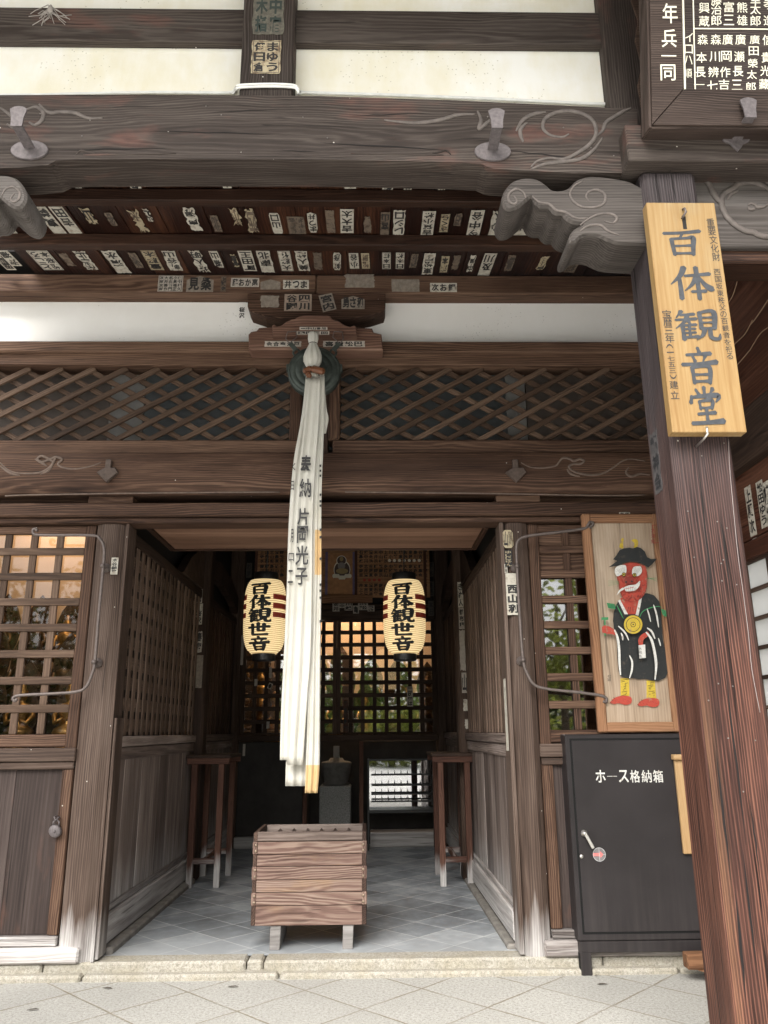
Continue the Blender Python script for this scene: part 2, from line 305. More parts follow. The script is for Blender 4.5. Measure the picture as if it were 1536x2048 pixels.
# ------------------------------------------------------------------ mesh builder
def V3(p): return Vector((float(p[0]), float(p[1]), float(p[2])))
class Mb:
    def __init__(s): s.v, s.f, s.m, s.w, s.r, s.s = [], [], [], [], [], []
    def add(s, vs, fs, mat=0, wc=None, smooth=False, rnd=None):
        o = len(s.v); rnd = random.random() if rnd is None else rnd
        if wc is None:
            off = Vector((random.uniform(-9, 9), random.uniform(.04, .25), random.uniform(.02, .2))); wc = [V3(p)*1.0+off for p in vs]
        s.v += [tuple(p) for p in vs]; s.w += [tuple(p) for p in wc]; s.r += [rnd]*len(vs)
        for f in fs: s.f.append([i+o for i in f]); s.m.append(mat); s.s.append(smooth)
    def frame(s, O, ex, ey, ez, lx, ly, lz, b=.004, mat=0, rnd=None, axis=None):
        """chamfered block: corner O, unit axes and lengths; grain along the longest side"""
        O, ex, ey, ez = V3(O), V3(ex), V3(ey), V3(ez); L = (lx, ly, lz)
        b = min(b, min(L)*.3); ax = L.index(max(L)) if axis is None else axis; oth = [i for i in range(3) if i != ax]
        off = (random.uniform(-9, 9), random.uniform(.10, .45)*random.choice((-1, 1)), random.uniform(.03, .30)*random.choice((-1, 1)))
        vs, wc, idx = [], [], {}
        for sx in (0, 1):
            for sy in (0, 1):
                for sz in (0, 1):
                    for k in range(3):
                        q = [ (L[i] if (sx, sy, sz)[i] else 0.0) for i in range(3)]
                        for i in range(3):
                            if i != k: q[i] += -b if (sx, sy, sz)[i] else b
                        idx[(sx, sy, sz, k)] = len(vs); vs.append(O+ex*q[0]+ey*q[1]+ez*q[2])
                        wc.append((q[ax]+off[0], q[oth[0]]-L[oth[0]]*.5+off[1], q[oth[1]]-L[oth[1]]*.5+off[2]))
        fs = []; I = idx
        fs += [[I[(0,0,0,0)],I[(0,0,1,0)],I[(0,1,1,0)],I[(0,1,0,0)]], [I[(1,0,0,0)],I[(1,1,0,0)],I[(1,1,1,0)],I[(1,0,1,0)]],
               [I[(0,0,0,1)],I[(1,0,0,1)],I[(1,0,1,1)],I[(0,0,1,1)]], [I[(0,1,0,1)],I[(0,1,1,1)],I[(1,1,1,1)],I[(1,1,0,1)]],
               [I[(0,0,0,2)],I[(0,1,0,2)],I[(1,1,0,2)],I[(1,0,0,2)]], [I[(0,0,1,2)],I[(1,0,1,2)],I[(1,1,1,2)],I[(0,1,1,2)]]]
        for k in range(3):
            i, j = [a for a in range(3) if a != k]
            for si in (0, 1):
                for sj in (0, 1):
                    def key(sk, which):
                        t = [0, 0, 0]; t[k] = sk; t[i] = si; t[j] = sj; return I[(t[0], t[1], t[2], which)]
                    fs.append([key(0, i), key(1, i), key(1, j), key(0, j)])
        for sx in (0, 1):
            for sy in (0, 1):
                for sz in (0, 1): fs.append([I[(sx,sy,sz,0)], I[(sx,sy,sz,1)], I[(sx,sy,sz,2)]])
        s.add(vs, fs, mat, wc, rnd=rnd); return s
    def box(s, x0, x1, y0, y1, z0, z1, b=.004, mat=0, rnd=None, axis=None):
        if x1 < x0: x0, x1 = x1, x0
        return s.frame((x0, y0, z0), (1,0,0), (0,1,0), (0,0,1), x1-x0, y1-y0, z1-z0, b, mat, rnd, axis)
    def bar(s, p, q, wd, dp, n=(0, -1, 0), b=.003, mat=0, rnd=None):
        p, q, n = V3(p), V3(q), V3(n).normalized(); d = (q-p); L = d.length; d.normalize(); sd = d.cross(n).normalized(); n = sd.cross(d)
        return s.frame(p-sd*wd/2-n*dp/2, d, sd, n, L, wd, dp, b, mat, rnd, 0)
    def tube(s, pts, r, seg=8, mat=0, smooth=True, flat=None):
        pts = [V3(p) for p in pts]; rr = r if isinstance(r, (list, tuple)) else [r]*len(pts); rings = []; prev = None; vs = []
        for i, p in enumerate(pts):
            t = (pts[min(i+1, len(pts)-1)]-pts[max(i-1, 0)]).normalized()
            a = (prev - t*prev.dot(t)) if prev is not None else t.orthogonal()
            if flat is not None: a = V3(flat)-t*V3(flat).dot(t)
            a.normalize(); prev = a; b = t.cross(a)
            rings.append(len(vs))
            for k in range(seg):
                an = 2*pi*k/seg; vs.append(p+(a*cos(an)*(.45 if flat is not None else 1)+b*sin(an))*rr[i])
        fs = []
        for i in range(len(pts)-1):
            for k in range(seg):
                k2 = (k+1) % seg; fs.append([rings[i]+k, rings[i]+k2, rings[i+1]+k2, rings[i+1]+k])
        fs.append([rings[0]+k for k in range(seg)][::-1]); fs.append([rings[-1]+k for k in range(seg)])
        s.add(vs, fs, mat, smooth=smooth); return s
    def lathe(s, prof, O, seg=24, mat=0, up=(0, 0, 1), sx=1.0, sy=1.0, smooth=True):
        O = V3(O); up = V3(up).normalized(); a = up.orthogonal().normalized() if abs(up.z) < .99 else Vector((1, 0, 0)); b = up.cross(a); vs = []
        for r, z in prof:
            for k in range(seg):
                an = 2*pi*k/seg; vs.append(O+a*cos(an)*r*sx+b*sin(an)*r*sy+up*z)
        fs = [[i*seg+k, i*seg+(k+1) % seg, (i+1)*seg+(k+1) % seg, (i+1)*seg+k] for i in range(len(prof)-1) for k in range(seg)]
        fs.append(list(range(seg))[::-1]); fs.append([(len(prof)-1)*seg+k for k in range(seg)])
        s.add(vs, fs, mat, smooth=smooth); return s
    def poly(s, pts, mat=0): s.add([V3(p) for p in pts], [list(range(len(pts)))], mat); return s
    def prism(s, pts, ext, mat=0, b=0.0, smooth=False):
        """solid between an outline and the same outline moved by ext, with a chamfered front edge"""
        pts = [V3(p) for p in pts]; ext = V3(ext); n = len(pts); e = ext.normalized()
        nv = Vector((0, 0, 0))
        for i in range(n): nv += pts[i].cross(pts[(i+1) % n])
        if nv.dot(e) > 0: pts.reverse()
        if b > 0:
            inn = []
            for i in range(n):
                d1 = (pts[i]-pts[i-1]).normalized(); d2 = (pts[(i+1) % n]-pts[i]).normalized(); t = d1+d2
                t = t.normalized() if t.length > 1e-5 else d1; nin = (-e).cross(t); inn.append(pts[i]+nin*b)
            vs = inn+[p+e*b for p in pts]+[p+ext for p in pts]; off = Vector((random.uniform(-5, 5), .1, .1))
            fs = [list(range(n))]+[[i, n+i, n+(i+1) % n, (i+1) % n] for i in range(n)]+[[n+i, 2*n+i, 2*n+(i+1) % n, n+(i+1) % n] for i in range(n)]+[[2*n+i for i in range(n)][::-1]]
        else:
            vs = pts+[p+ext for p in pts]
            fs = [list(range(n))]+[[i, n+i, n+(i+1) % n, (i+1) % n] for i in range(n)]+[[n+i for i in range(n)][::-1]]
        s.add(vs, fs, mat, smooth=False); return s
    def glyph(s, g, O, U, Vd, w, h, mat=0, fit=True, lift=0.0, fill=1.0):
        """a character's outline fitted to the cell with top-left corner O, across U, down Vd"""
        vs, fs, (x0, x1, y0, y1) = g; O, U, Vd = V3(O), V3(U).normalized(), V3(Vd).normalized(); N = Vd.cross(U)
        if not fit: x0, x1, y0, y1 = 0.0, 1.0, -.12, .88
        kx, ky = w/max(x1-x0, .25), h/max(y1-y0, .25)
        if fit:
            if x1-x0 < .25: x0 -= .15; x1 += .15; kx = w/(x1-x0)
            if y1-y0 < .25: y0 -= .15; y1 += .15; ky = h/(y1-y0)
        s.add([O+U*((x-(x0+x1)/2)*kx*fill+w/2)+Vd*(((y0+y1)/2-y)*ky*fill+h/2)+N*(lift+z*.0001) for x, y, z in vs], fs, mat); return s
    def build(s, name, mats, parent=None, label=None, cat=None, group=None, kind=None, origin=None):
        me = bpy.data.meshes.new(name); vv = np.array(s.v)
        if origin is None:
            if parent is not None: origin = parent_origin(parent)
            else: lo, hi = vv.min(0), vv.max(0); origin = ((lo[0]+hi[0])/2, (lo[1]+hi[1])/2, lo[2])
        og = np.array(tuple(origin)); me.from_pydata([tuple(p) for p in (vv-og)], [], s.f)
        for m in (mats if isinstance(mats, (list, tuple)) else [mats]): me.materials.append(m)
        me.polygons.foreach_set('material_index', s.m); me.polygons.foreach_set('use_smooth', s.s)
        a = me.attributes.new('wc', 'FLOAT_VECTOR', 'POINT'); a.data.foreach_set('vector', np.array(s.w, float).ravel())
        a = me.attributes.new('rnd', 'FLOAT', 'POINT'); a.data.foreach_set('value', np.array(s.r, float))
        bm = bmesh.new(); bm.from_mesh(me); bmesh.ops.recalc_face_normals(bm, faces=bm.faces) if getattr(s, 'recalc', True) else None; bm.to_mesh(me); bm.free()
        o = bpy.data.objects.new(name, me); C.objects.link(o); ORI[o.name] = tuple(og)
        if parent is not None: o.parent = parent; po = parent_origin(parent); o.location = tuple(og-np.array(po))
        else: o.location = tuple(og)
        return tag(o, label, cat, group, kind)
ORI = {}
def parent_origin(p): return ORI[p.name]
def tag(o, label=None, cat=None, group=None, kind=None):
    if label: o['label'] = label
    if cat: o['category'] = cat
    if group: o['group'] = group
    if kind: o['kind'] = kind
    return o
def thing(name, loc, label, cat, group=None):
    o = bpy.data.objects.new(name, None); o.empty_display_size = .1; C.objects.link(o); o.location = tuple(loc); ORI[o.name] = tuple(loc)
    return tag(o, label, cat, group)
def copy_tree(o, parent=None):
    c = o.copy(); C.objects.link(c); c.parent = parent
    ORI[c.name] = ORI.get(o.name)
    for ch in list(o.children): copy_tree(ch, c)
    return c
def curve(pts, n=6):
    pts = [np.array(p, float) for p in pts]; out = []
    for i in range(len(pts)-1):
        p0, p1, p2, p3 = pts[max(i-1, 0)], pts[i], pts[i+1], pts[min(i+2, len(pts)-1)]
        for k in range(n):
            t = k/n; out.append(.5*((2*p1)+(-p0+p2)*t+(2*p0-5*p1+4*p2-p3)*t*t+(-p0+3*p1-3*p2+p3)*t**3))
    out.append(pts[-1]); return out

# ------------------------------------------------------------------ lettering: printed characters and brush-written ones
_G = {}
def ch(c, bold=.0):
    k = (c, bold)
    if k not in _G:
        cu = bpy.data.curves.new('ch', 'FONT'); cu.body = c; cu.offset = bold; cu.resolution_u = 2
        o = bpy.data.objects.new('ch', cu); C.objects.link(o); me = bpy.data.meshes.new_from_object(o)
        vs = [(v.co.x, v.co.y, 0) for v in me.vertices]; fs = [list(p.vertices) for p in me.polygons]
        bpy.data.objects.remove(o); bpy.data.curves.remove(cu); bpy.data.meshes.remove(me)
        xs, ys = [v[0] for v in vs] or [0, 1], [v[1] for v in vs] or [0, 1]
        _G[k] = (vs, fs, (min(xs), max(xs), min(ys), max(ys)))
    return _G[k]
BR = {
 '百': [[(4,20,8),(50,18,8),(96,12,10)],[(52,17,8),(44,37,5)],[(22,38,9),(24,66,8),(27,93,8)],[(22,39,7),(60,36,7),(77,35,11),(75,66,9),(73,93,8)],[(27,63,6),(72,61,7)],[(27,88,7),(72,87,7)]],
 '体': [[(36,3,11),(26,28,9),(3,54,2)],[(23,32,7),(24,62,8),(24,97,9)],[(36,29,6),(66,26,7),(93,23,9)],[(63,3,9),(64,50,8),(64,98,8)],[(62,30,9),(51,54,7),(33,73,2)],[(66,30,5),(79,54,9),(93,68,13),(100,71,2)],[(48,76,6),(80,74,8)]],
 '観': [[(18,4,9),(5,26,2)],[(14,17,6),(46,14,8)],[(3,33,6),(50,29,8)],[(31,15,9),(23,38,7),(2,60,2)],[(17,46,8),(18,97,8)],[(31,36,8),(35,47,5)],[(18,51,6),(48,48,7)],[(18,63,5),(45,61,6)],[(18,75,5),(45,73,6)],[(16,90,7),(51,86,8)],[(32,48,6),(32,88,6)],[(58,8,8),(59,62,8)],[(58,10,6),(90,7,10),(88,62,8)],[(60,26,5),(86,25,6)],[(60,42,5),(86,41,6)],[(58,60,6),(88,59,6)],[(66,62,9),(60,82,7),(45,97,2)],[(78,62,8),(78,86,8),(86,94,9),(96,92,7),(99,78,2)]],
 '音': [[(49,1,7),(53,15,9)],[(16,21,6),(84,17,9)],[(33,24,6),(39,39,8)],[(68,22,9),(60,40,3)],[(2,47,8),(50,45,7),(98,40,11)],[(28,54,9),(30,97,8)],[(28,55,6),(74,52,10),(72,97,8)],[(31,74,6),(70,73,6)],[(31,92,6),(70,91,7)]],
 '堂': [[(50,0,9),(50,22,7)],[(25,6,6),(34,21,9)],[(76,4,10),(64,21,3)],[(12,24,8),(7,42,9)],[(12,27,6),(88,22,11),(80,40,3)],[(32,37,7),(34,58,7)],[(32,38,5),(69,35,9),(66,57,7)],[(34,55,5),(66,54,6)],[(24,71,6),(76,67,8)],[(50,56,8),(50,92,8)],[(4,95,8),(50,93,8),(97,89,12)]],
 '世': [[(3,38,8),(50,35,7),(97,29,10)],[(24,12,9),(25,50,8),(24,89,8)],[(24,88,8),(60,88,7),(90,85,9)],[(50,5,9),(50,62,8)],[(74,10,9),(74,62,8)],[(50,62,6),(74,60,7)]]}
def br(c, fat=1.0):
    k = ('br', c, fat)
    if k in _G: return _G[k]
    vs, fs = [], []
    for si, st in enumerate(BR[c]):
        pts = [(np.array(p[:2], float), p[2]) for p in st]; cp = curve([(*p, q) for p, q in pts], 6) if len(pts) > 2 else [np.array((*(pts[0][0]*(1-t)+pts[1][0]*t), pts[0][1]*(1-t)+pts[1][1]*t+ (-1.2 if .3 < t < .7 else 0))) for t in np.linspace(0, 1, 6)]
        L, R = [], []
        for i, p in enumerate(cp):
            t = cp[min(i+1, len(cp)-1)][:2]-cp[max(i-1, 0)][:2]; t = t/(np.linalg.norm(t)+1e-9); nn = np.array([-t[1], t[0]]); hw = max(p[2], .8)*.5*fat
            L.append(p[:2]+nn*hw); R.append(p[:2]-nn*hw)
        t0 = cp[1][:2]-cp[0][:2]; t0 /= np.linalg.norm(t0)+1e-9; t1 = cp[-1][:2]-cp[-2][:2]; t1 /= np.linalg.norm(t1)+1e-9
        cap0 = [cp[0][:2]-t0*cp[0][2]*.35*fat]; cap1 = [cp[-1][:2]+t1*cp[-1][2]*.38*fat]
        o = len(vs); n = len(cp)
        for q in L+R+cap0+cap1: vs.append((q[0]/100, 1-q[1]/100, 1+si*1.5))
        for i in range(n-1): fs.append([o+i, o+n+i, o+n+i+1, o+i+1])
        fs.append([o, o+2*n, o+n]); fs.append([o+n-1, o+2*n-1, o+2*n+1])
    _G[k] = (vs, fs, (0, 1, 0, 1)); return _G[k]
def column(mb, s, O, U, Vd, w, h, mat=0, bold=.02, fit=True, gap=.92, lift=.0006, brush=False, fat=1.0):
    n = len(s); O, U, Vd = V3(O), V3(U).normalized(), V3(Vd).normalized(); c = h/n
    for i, k in enumerate(s):
        if k == ' ': continue
        g = br(k, fat) if brush and k in BR else ch(k, bold)
        mb.glyph(g, O+Vd*(c*i+c*(1-gap)/2), U, Vd, w, c*gap, mat, fit, lift)
KAN = '山川田中村木石井上大小原林森本松水金吉岡東西南北寺佐高野平谷島崎池橋辻浜堀杉清'
def rk(n): return ''.join(random.choice(KAN) for _ in range(n))

# ------------------------------------------------------------------ ground, steps, floor
def boxes(name, mat, parent, bl, b=.004, join=False, **kw):
    if not join and len(bl) > 1: return [boxes(name, mat, parent, [q], b, **kw) for q in bl][0]
    m = Mb()
    for q in bl: m.box(*q[:6], b=q[6] if len(q) > 6 else b)
    return m.build(name, mat, parent, **kw)
FZ = .085                                                # floor of the hall
m = Mb(); m.add([(-60, -60, 0), (60, -60, 0), (60, 60, 0), (-60, 60, 0)], [[0, 1, 2, 3]]); m.build('stone_paving', G_PAVE, kind='structure', origin=(0, 0, 0))
M_BOUNCE = plain('bounce_white', (.80, .79, .75), .9, .08, 60, .3)
m = Mb(); m.add([(-40, -30, .006), (40, -30, .006), (40, 2.6, .006), (-40, 2.6, .006)], [[0, 1, 2, 3]]); m.build('bounce_ground', M_BOUNCE, kind='structure', origin=(0, -5, 0))  # unseen pale ground, added to bounce light up onto the facade
m = Mb(); m.add([(-3.2, 5.56, FZ), (3.2, 5.56, FZ), (3.2, 12, FZ), (-3.2, 12, FZ)], [[0, 1, 2, 3]]); m.build('tiled_floor', M_TILE, kind='structure', origin=(0, 8, FZ))
m = Mb()                                                  # two low courses of worn granite
xs = [-4.2, -1.755, -.06-.5, 1.9, 4.2]
for i in range(len(xs)-1): m.box(xs[i]+.006, xs[i+1]-.006, 5.36+random.uniform(-.006, .006), 5.60, -.1, .034+random.uniform(-.003, .003), b=.014)
xs = [-4.2, -2.02, -.77, -.665, 1.45, 4.2]
for i in range(len(xs)-1): m.box(xs[i]+.004, xs[i+1]-.004, 5.43+(.012 if i == 2 else random.uniform(-.005, .005)), 5.60, -.1, .086+random.uniform(0, .003), b=.013)
m.build('granite_step', G_STEP, kind='structure')
for k, x0, x1 in ((0, -1.74, -1.655), (1, .885, .955)):
    boxes('inner_kerb', plain('grey_mortar', (.20, .185, .165), .9, .3, 12, .3), None, [(x0, x1, 5.62, 8.1, -.1, .125 if k == 0 else .115)], .012, kind='structure')

# ------------------------------------------------------------------ the hall: one thing, its timbers and walls its parts
HALL = thing('temple_hall', (-.4, 5.6, 0), 'old dark timber temple hall with white plaster, lattice and open doorway behind the porch', 'temple')
YF = 5.42
boxes('lintel', W_FAC, HALL, [(-4.2, 4.2, 5.39, 5.60, zz(1031, 5.39), zz(1004.5, 5.39), .008), (-4.2, 4.2, 5.425, 5.60, 2.892, zz(1031, 5.39)-.003, .006)])
boxes('gap_darkness', M_VOID, HALL, [(-4.2, 4.2, 5.70, 5.72, 3.0, 3.12)])  # near-black strip standing in for the darkness of the open gap
boxes('spacer_block', W_FAC, HALL, [(-2.02, -1.70, 5.43, 5.6, 3.043, 3.10), (.92, 1.24, 5.43, 5.6, 3.043, 3.10), (1.24, 4.2, 5.50, 5.6, 3.043, 3.10), (-4.2, -2.02, 5.50, 5.6, 3.043, 3.10)])
# big rounded tie beam over the doorway
m = Mb(); zc0, zc1 = zz(989, 5.39), zz(905, 5.39); prof = []
for k in range(9):
    a = -pi/2+pi*k/8; prof.append((5.36+.035*(1-cos(a)), zc0+.165*(1+sin(a))*1.01 if False else zc0+(zc1-zc0)*(.5+.5*sin(a))))
n = len(prof); L = [Vector((-4.2, y, z)) for y, z in prof]+[Vector((-4.2, 5.60, zc1)), Vector((-4.2, 5.60, zc0))]
K = len(L); off = Vector((3, .02, .06))
m.add(L+[p+Vector((8.4, 0, 0)) for p in L], [[i, i+K, (i+1) % K+K, (i+1) % K] for i in range(K)], 0, [Vector((p.x, p.z-3.2, p.y-5.45))+Vector((0, .06, .02)) for p in L]+[Vector((p.x+8.4, p.z-3.2, p.y-5.45))+Vector((0, .06, .02)) for p in L])
tie = m.build('tie_beam', W_FAC, HALL)
def relief(name, curves, Y, r, mat, parent, flat=(0, 1, 0), n=6, taper=True):
    m = Mb()
    for cv in curves:
        pts = [at(u, v, Y=Y) for u, v in curve(cv, n)]; N_ = len(pts)
        m.tube(pts, [r*(.35+.65*min(1, 3.2*min(i, N_-1-i)/N_+.1)) for i in range(N_)] if taper else r, 6, flat=flat)
    return m.build(name, mat, parent)
sc = [[(0, 925), (14, 938), (30, 945), (55, 947), (80, 945), (98, 936), (106, 925), (98, 920), (84, 924), (75, 918), (84, 912), (100, 918), (112, 914), (124, 919), (116, 928), (126, 935), (150, 938), (180, 933), (202, 925)],
      [(70, 918), (82, 925), (94, 932)], [(0, 932), (20, 946), (40, 951)], [(112, 914), (107, 924), (98, 940), (80, 949)]]
W_CARV = plain('carved_ridge', (.125, .088, .068), .75, .3, 25); W_RIDGE = plain('weathered_carved_ridge', (.105, .088, .078), .75, .3, 25)
relief('carved_scroll', sc, 5.362, .010, W_CARV, tie)
relief('carved_scroll', [[(1042, 925), (1060, 934), (1085, 936), (1110, 932), (1118, 924), (1126, 916), (1140, 918), (1148, 922), (1160, 918), (1168, 922), (1160, 928), (1146, 928), (1138, 934), (1150, 944), (1180, 950), (1205, 947), (1228, 934), (1245, 922), (1262, 918), (1290, 922)],
      [(1258, 934), (1252, 945), (1262, 953), (1280, 948), (1300, 950)], [(1134, 938), (1142, 948), (1160, 953)]], 5.362, .010, W_CARV, tie)
relief('carved_line', [[(10, 992), (60, 990), (300, 986), (560, 984)], [(690, 984), (980, 987), (1200, 991), (1290, 990)]], 5.375, .006, W_CARV, tie, taper=False)
for u in (215, 1032):
    m = Mb(); c = at(u, 945, Y=5.34)
    m.box(c.x-.02, c.x+.02, 5.335, 5.372, c.z+.02, c.z+.10, .004)
    m.prism([c+Vector(q) for q in ((-.075, -.012, -.0), (-.022, -.012, .035), (.055, -.012, .035), (.075, -.012, .0), (.0, -.012, -.075))], (0, .03, 0), b=.005)
    m.build('iron_hook', plain('rusty_dark_iron', (.075, .052, .041), .75, .3, 50, .2) if 'rusty_dark_iron' not in MATS else MATS['rusty_dark_iron'], tie)
# lattice band
ZL0, ZL1 = zz(879, 5.425), zz(730, 5.41)
boxes('lattice_rail', W_FAC, HALL, [(-4.2, -.50, 5.425, 5.60, ZL0-.115, ZL0, .012), (-.27, 4.2, 5.425, 5.60, ZL0-.115, ZL0, .012)])
boxes('upper_rail', W_FAC, HALL, [(-4.2, 4.2, 5.41, 5.62, ZL1, zz(705, 5.41), .008)])
boxes('plaster_sill', W_FAC, HALL, [(-4.2, 4.2, 5.375, 5.62, zz(704, 5.375), zz(682, 5.375), .01)])
cx = at(630, 800, Y=5.43).x
boxes('lattice_stile', W_FAC, HALL, [(cx-.188, cx-.10, 5.43, 5.60, ZL0+.001, ZL1-.001, .01), (cx+.10, cx+.188, 5.43, 5.60, ZL0+.001, ZL1-.001, .01)])
boxes('centre_strut', W_INT, HALL, [(cx-.0995, cx+.0995, 5.46, 5.60, zz(905, 5.39)+.002, ZL1-.001, .006)])
boxes('backing_panel', M_SLATE, HALL, [(at(292, 800, Y=5.6).x, at(1010, 800, Y=5.6).x, 5.58, 5.6, ZL0-.02, ZL1+.02, .0)])
boxes('backing_panel', M_BROWNB, HALL, [(-4.2, at(222, 800, Y=5.6).x, 5.582, 5.6, ZL0-.02, ZL1+.02, .0), (at(1052, 800, Y=5.6).x, 4.2, 5.582, 5.6, ZL0-.02, ZL1+.02, .0)])
boxes('backing_panel', M_LGREY, HALL, [(at(222, 800, Y=5.6).x+.003, at(290, 800, Y=5.6).x, 5.581, 5.6, ZL0-.02, ZL1+.02, .0), (at(1011, 800, Y=5.6).x, at(1050, 800, Y=5.6).x, 5.581, 5.6, ZL0-.02, ZL1+.02, .0)])
def lattice(x0, x1, z0, z1, ph):
    H = z1-z0; sx = .243; run = H/.575; 
    for side in (1, -1):
        m = Mb(); k = int((x0-run)/sx)-1
        while k*sx < x1+run:
            bx = k*sx+ph; p = [bx, z0]; q = [bx+side*run, z1]
            if side < 0: p, q = [bx+run, z0], [bx, z1]
            lo, hi = (p, q) if p[0] < q[0] else (q, p); s_ = (hi[1]-lo[1])/(hi[0]-lo[0])
            if lo[0] < x0: lo = [x0, lo[1]+s_*(x0-lo[0])]
            if hi[0] > x1: hi = [x1, hi[1]-s_*(hi[0]-x1)]
            if hi[0]-lo[0] > .06:
                y = 5.467 if side > 0 else 5.492
                m.bar((lo[0], y, lo[1]), (hi[0], y, hi[1]), .039, .024, b=.003)
            k += 1
        m.build('lattice_slats', W_LATT, HALL)
lattice(-3.6, cx-.19, ZL0+.001, ZL1-.001, .05); lattice(cx+.19, 2.4, ZL0+.001, ZL1-.001, .08)
boxes('plaster_panel', P_FAC, HALL, [(-4.2, 4.2, 5.55, 5.65, 4.2, 4.84, 0)])
boxes('head_beam', W_FAC, HALL, [(-4.2, at(632, 570, Y=5.38).x-.002, 5.40, 5.70, zz(585, 5.40), zz(549, 5.40), .008), (at(632, 570, Y=5.38).x+.002, 4.2, 5.40, 5.70, zz(585, 5.40)-.003, zz(549, 5.40)-.003, .008)])
# boat-shaped bracket under the head beam
pts = [(495, 587), (771, 587), (771, 612), (768, 622), (740, 631), (700, 637), (640, 640), (580, 639), (530, 632), (500, 622), (495, 612)]
m = Mb(); m.prism([at(u, v, Y=5.37) for u, v in pts], (0, .18, 0), b=.006); m.build('boat_bracket', W_FAC, HALL)
# columns each side of the doorway, with jamb boards
def col_round(x0, x1, z0, z1, name='column', mat=None, y=5.44, d=.22):
    m = Mb(); n = 14; c = (x0+x1)/2; rx = (x1-x0)/2; ring = []
    for k in range(n):
        a = 2*pi*k/n+pi/n; q = max(abs(cos(a)), abs(sin(a))); f = 1/q; f = min(f, 1.22); ring.append((c+rx*cos(a)*f, y+d/2+d/2*sin(a)*f))
    off = random.uniform(-5, 5)
    vs = [(x, yy, z) for z in (z0, z1) for x, yy in ring]; wc = [(z+off, x-c+.11, yy-y+.03) for z in (z0, z1) for x, yy in ring]
    m.add(vs, [[k, (k+1) % n, n+(k+1) % n, n+k] for k in range(n)]+[list(range(n))[::-1], list(range(n, 2*n))], 0, wc, smooth=False); return m.build(name, mat or W_FOOT, HALL)
col_round(-1.95, -1.735, .06, 2.89); col_round(.965, 1.14, .06, 2.89)
boxes('jamb_board', W_FOOT, HALL, [(-1.733, -1.712, 5.432, 5.62, .088, 2.89, .003), (-1.711, -1.690, 5.445, 5.6, .10, 1.55, .003)])
boxes('jamb_board', W_FOOT, HALL, [(.934, .962, 5.432, 5.62, .10, 2.89, .003)])
col_round(-3.25, -3.03, .06, 2.89); col_round(2.30, 2.52, .06, 2.89)
# sliding lattice doors in the side bays
def door(x0, x1, mirror, room_tint):
    d = Mb(); fr = [(x0, x0+.075, 5.47, 5.53, .235, 2.888), (x1-.075, x1, 5.47, 5.53, .235, 2.888), (x0+.07, x1-.07, 5.475, 5.527, 2.83, 2.886), (x0+.07, x1-.07, 5.472, 5.531, 1.365, 1.447)]
    dr = boxes('sliding_door', W_FAC, HALL, fr, .006, join=True)
    boxes('door_rail', W_FOOT, dr, [(x0-.01, x1+.01, 5.44, 5.56, 1.275, 1.36, .006), (x0, x1, 5.455, 5.55, 1.225, 1.272, .006)])
    m = Mb(); nx = 5; px = (x1-x0-.15)/nx
    zs = [2.70, 2.52, 2.34, 2.16, 1.98, 1.80, 1.615]
    for z in zs: m.box(x0+.076, x1-.076, 5.478, 5.502, z-.026, z+.026, .003)
    for k in range(1, nx): m.box(x0+.075+k*px-.024, x0+.075+k*px+.024, 5.488, 5.512, 1.449, 2.828, .003)
    m.build('grating', W_LATT if not mirror else W_FAC, dr)
    m = Mb(); m.box(x0+.076, x1-.076, 5.516, 5.519, 1.45, 2.827, 0); m.build('glass_pane', room_tint, dr)
    m = Mb(); k = x0+.06
    while k < x1-.07: m.box(k, min(k+.31, x1-.06), 5.492, 5.516, .235, 1.224, .002); k += .312
    m.build('door_panel', W_DOORP, dr)
    boxes('door_stile', W_FAC, dr, [((x1-.06) if not mirror else x0+.004, (x1-.004) if not mirror else x0+.06, 5.462, 5.52, .236, 1.222, .004)])
    if mirror: boxes('top_panel', W_FAC, dr, [(x0+.0755, x1-.0755, 5.5125, 5.5155, 2.525, 2.8265, 0)])
    return dr
door(-3.02, -1.955, False, M_GLASSL); DR = door(1.145, 2.29, True, M_GLASSD)
boxes('door_sill', W_FOOT, HALL, [(-3.02, -1.955, 5.44, 5.56, .178, .233, .006)]); boxes('ground_sill', W_SILL, HALL, [(-3.02, -1.80, 5.405, 5.60, .0865, .175, .012)])
boxes('ground_sill', W_SILL, HALL, [(1.085, 2.29, 5.405, 5.60, .088, .18, .012)]); boxes('door_sill', W_FOOT, HALL, [(1.145, 2.29, 5.44, 5.56, .183, .233, .006)])
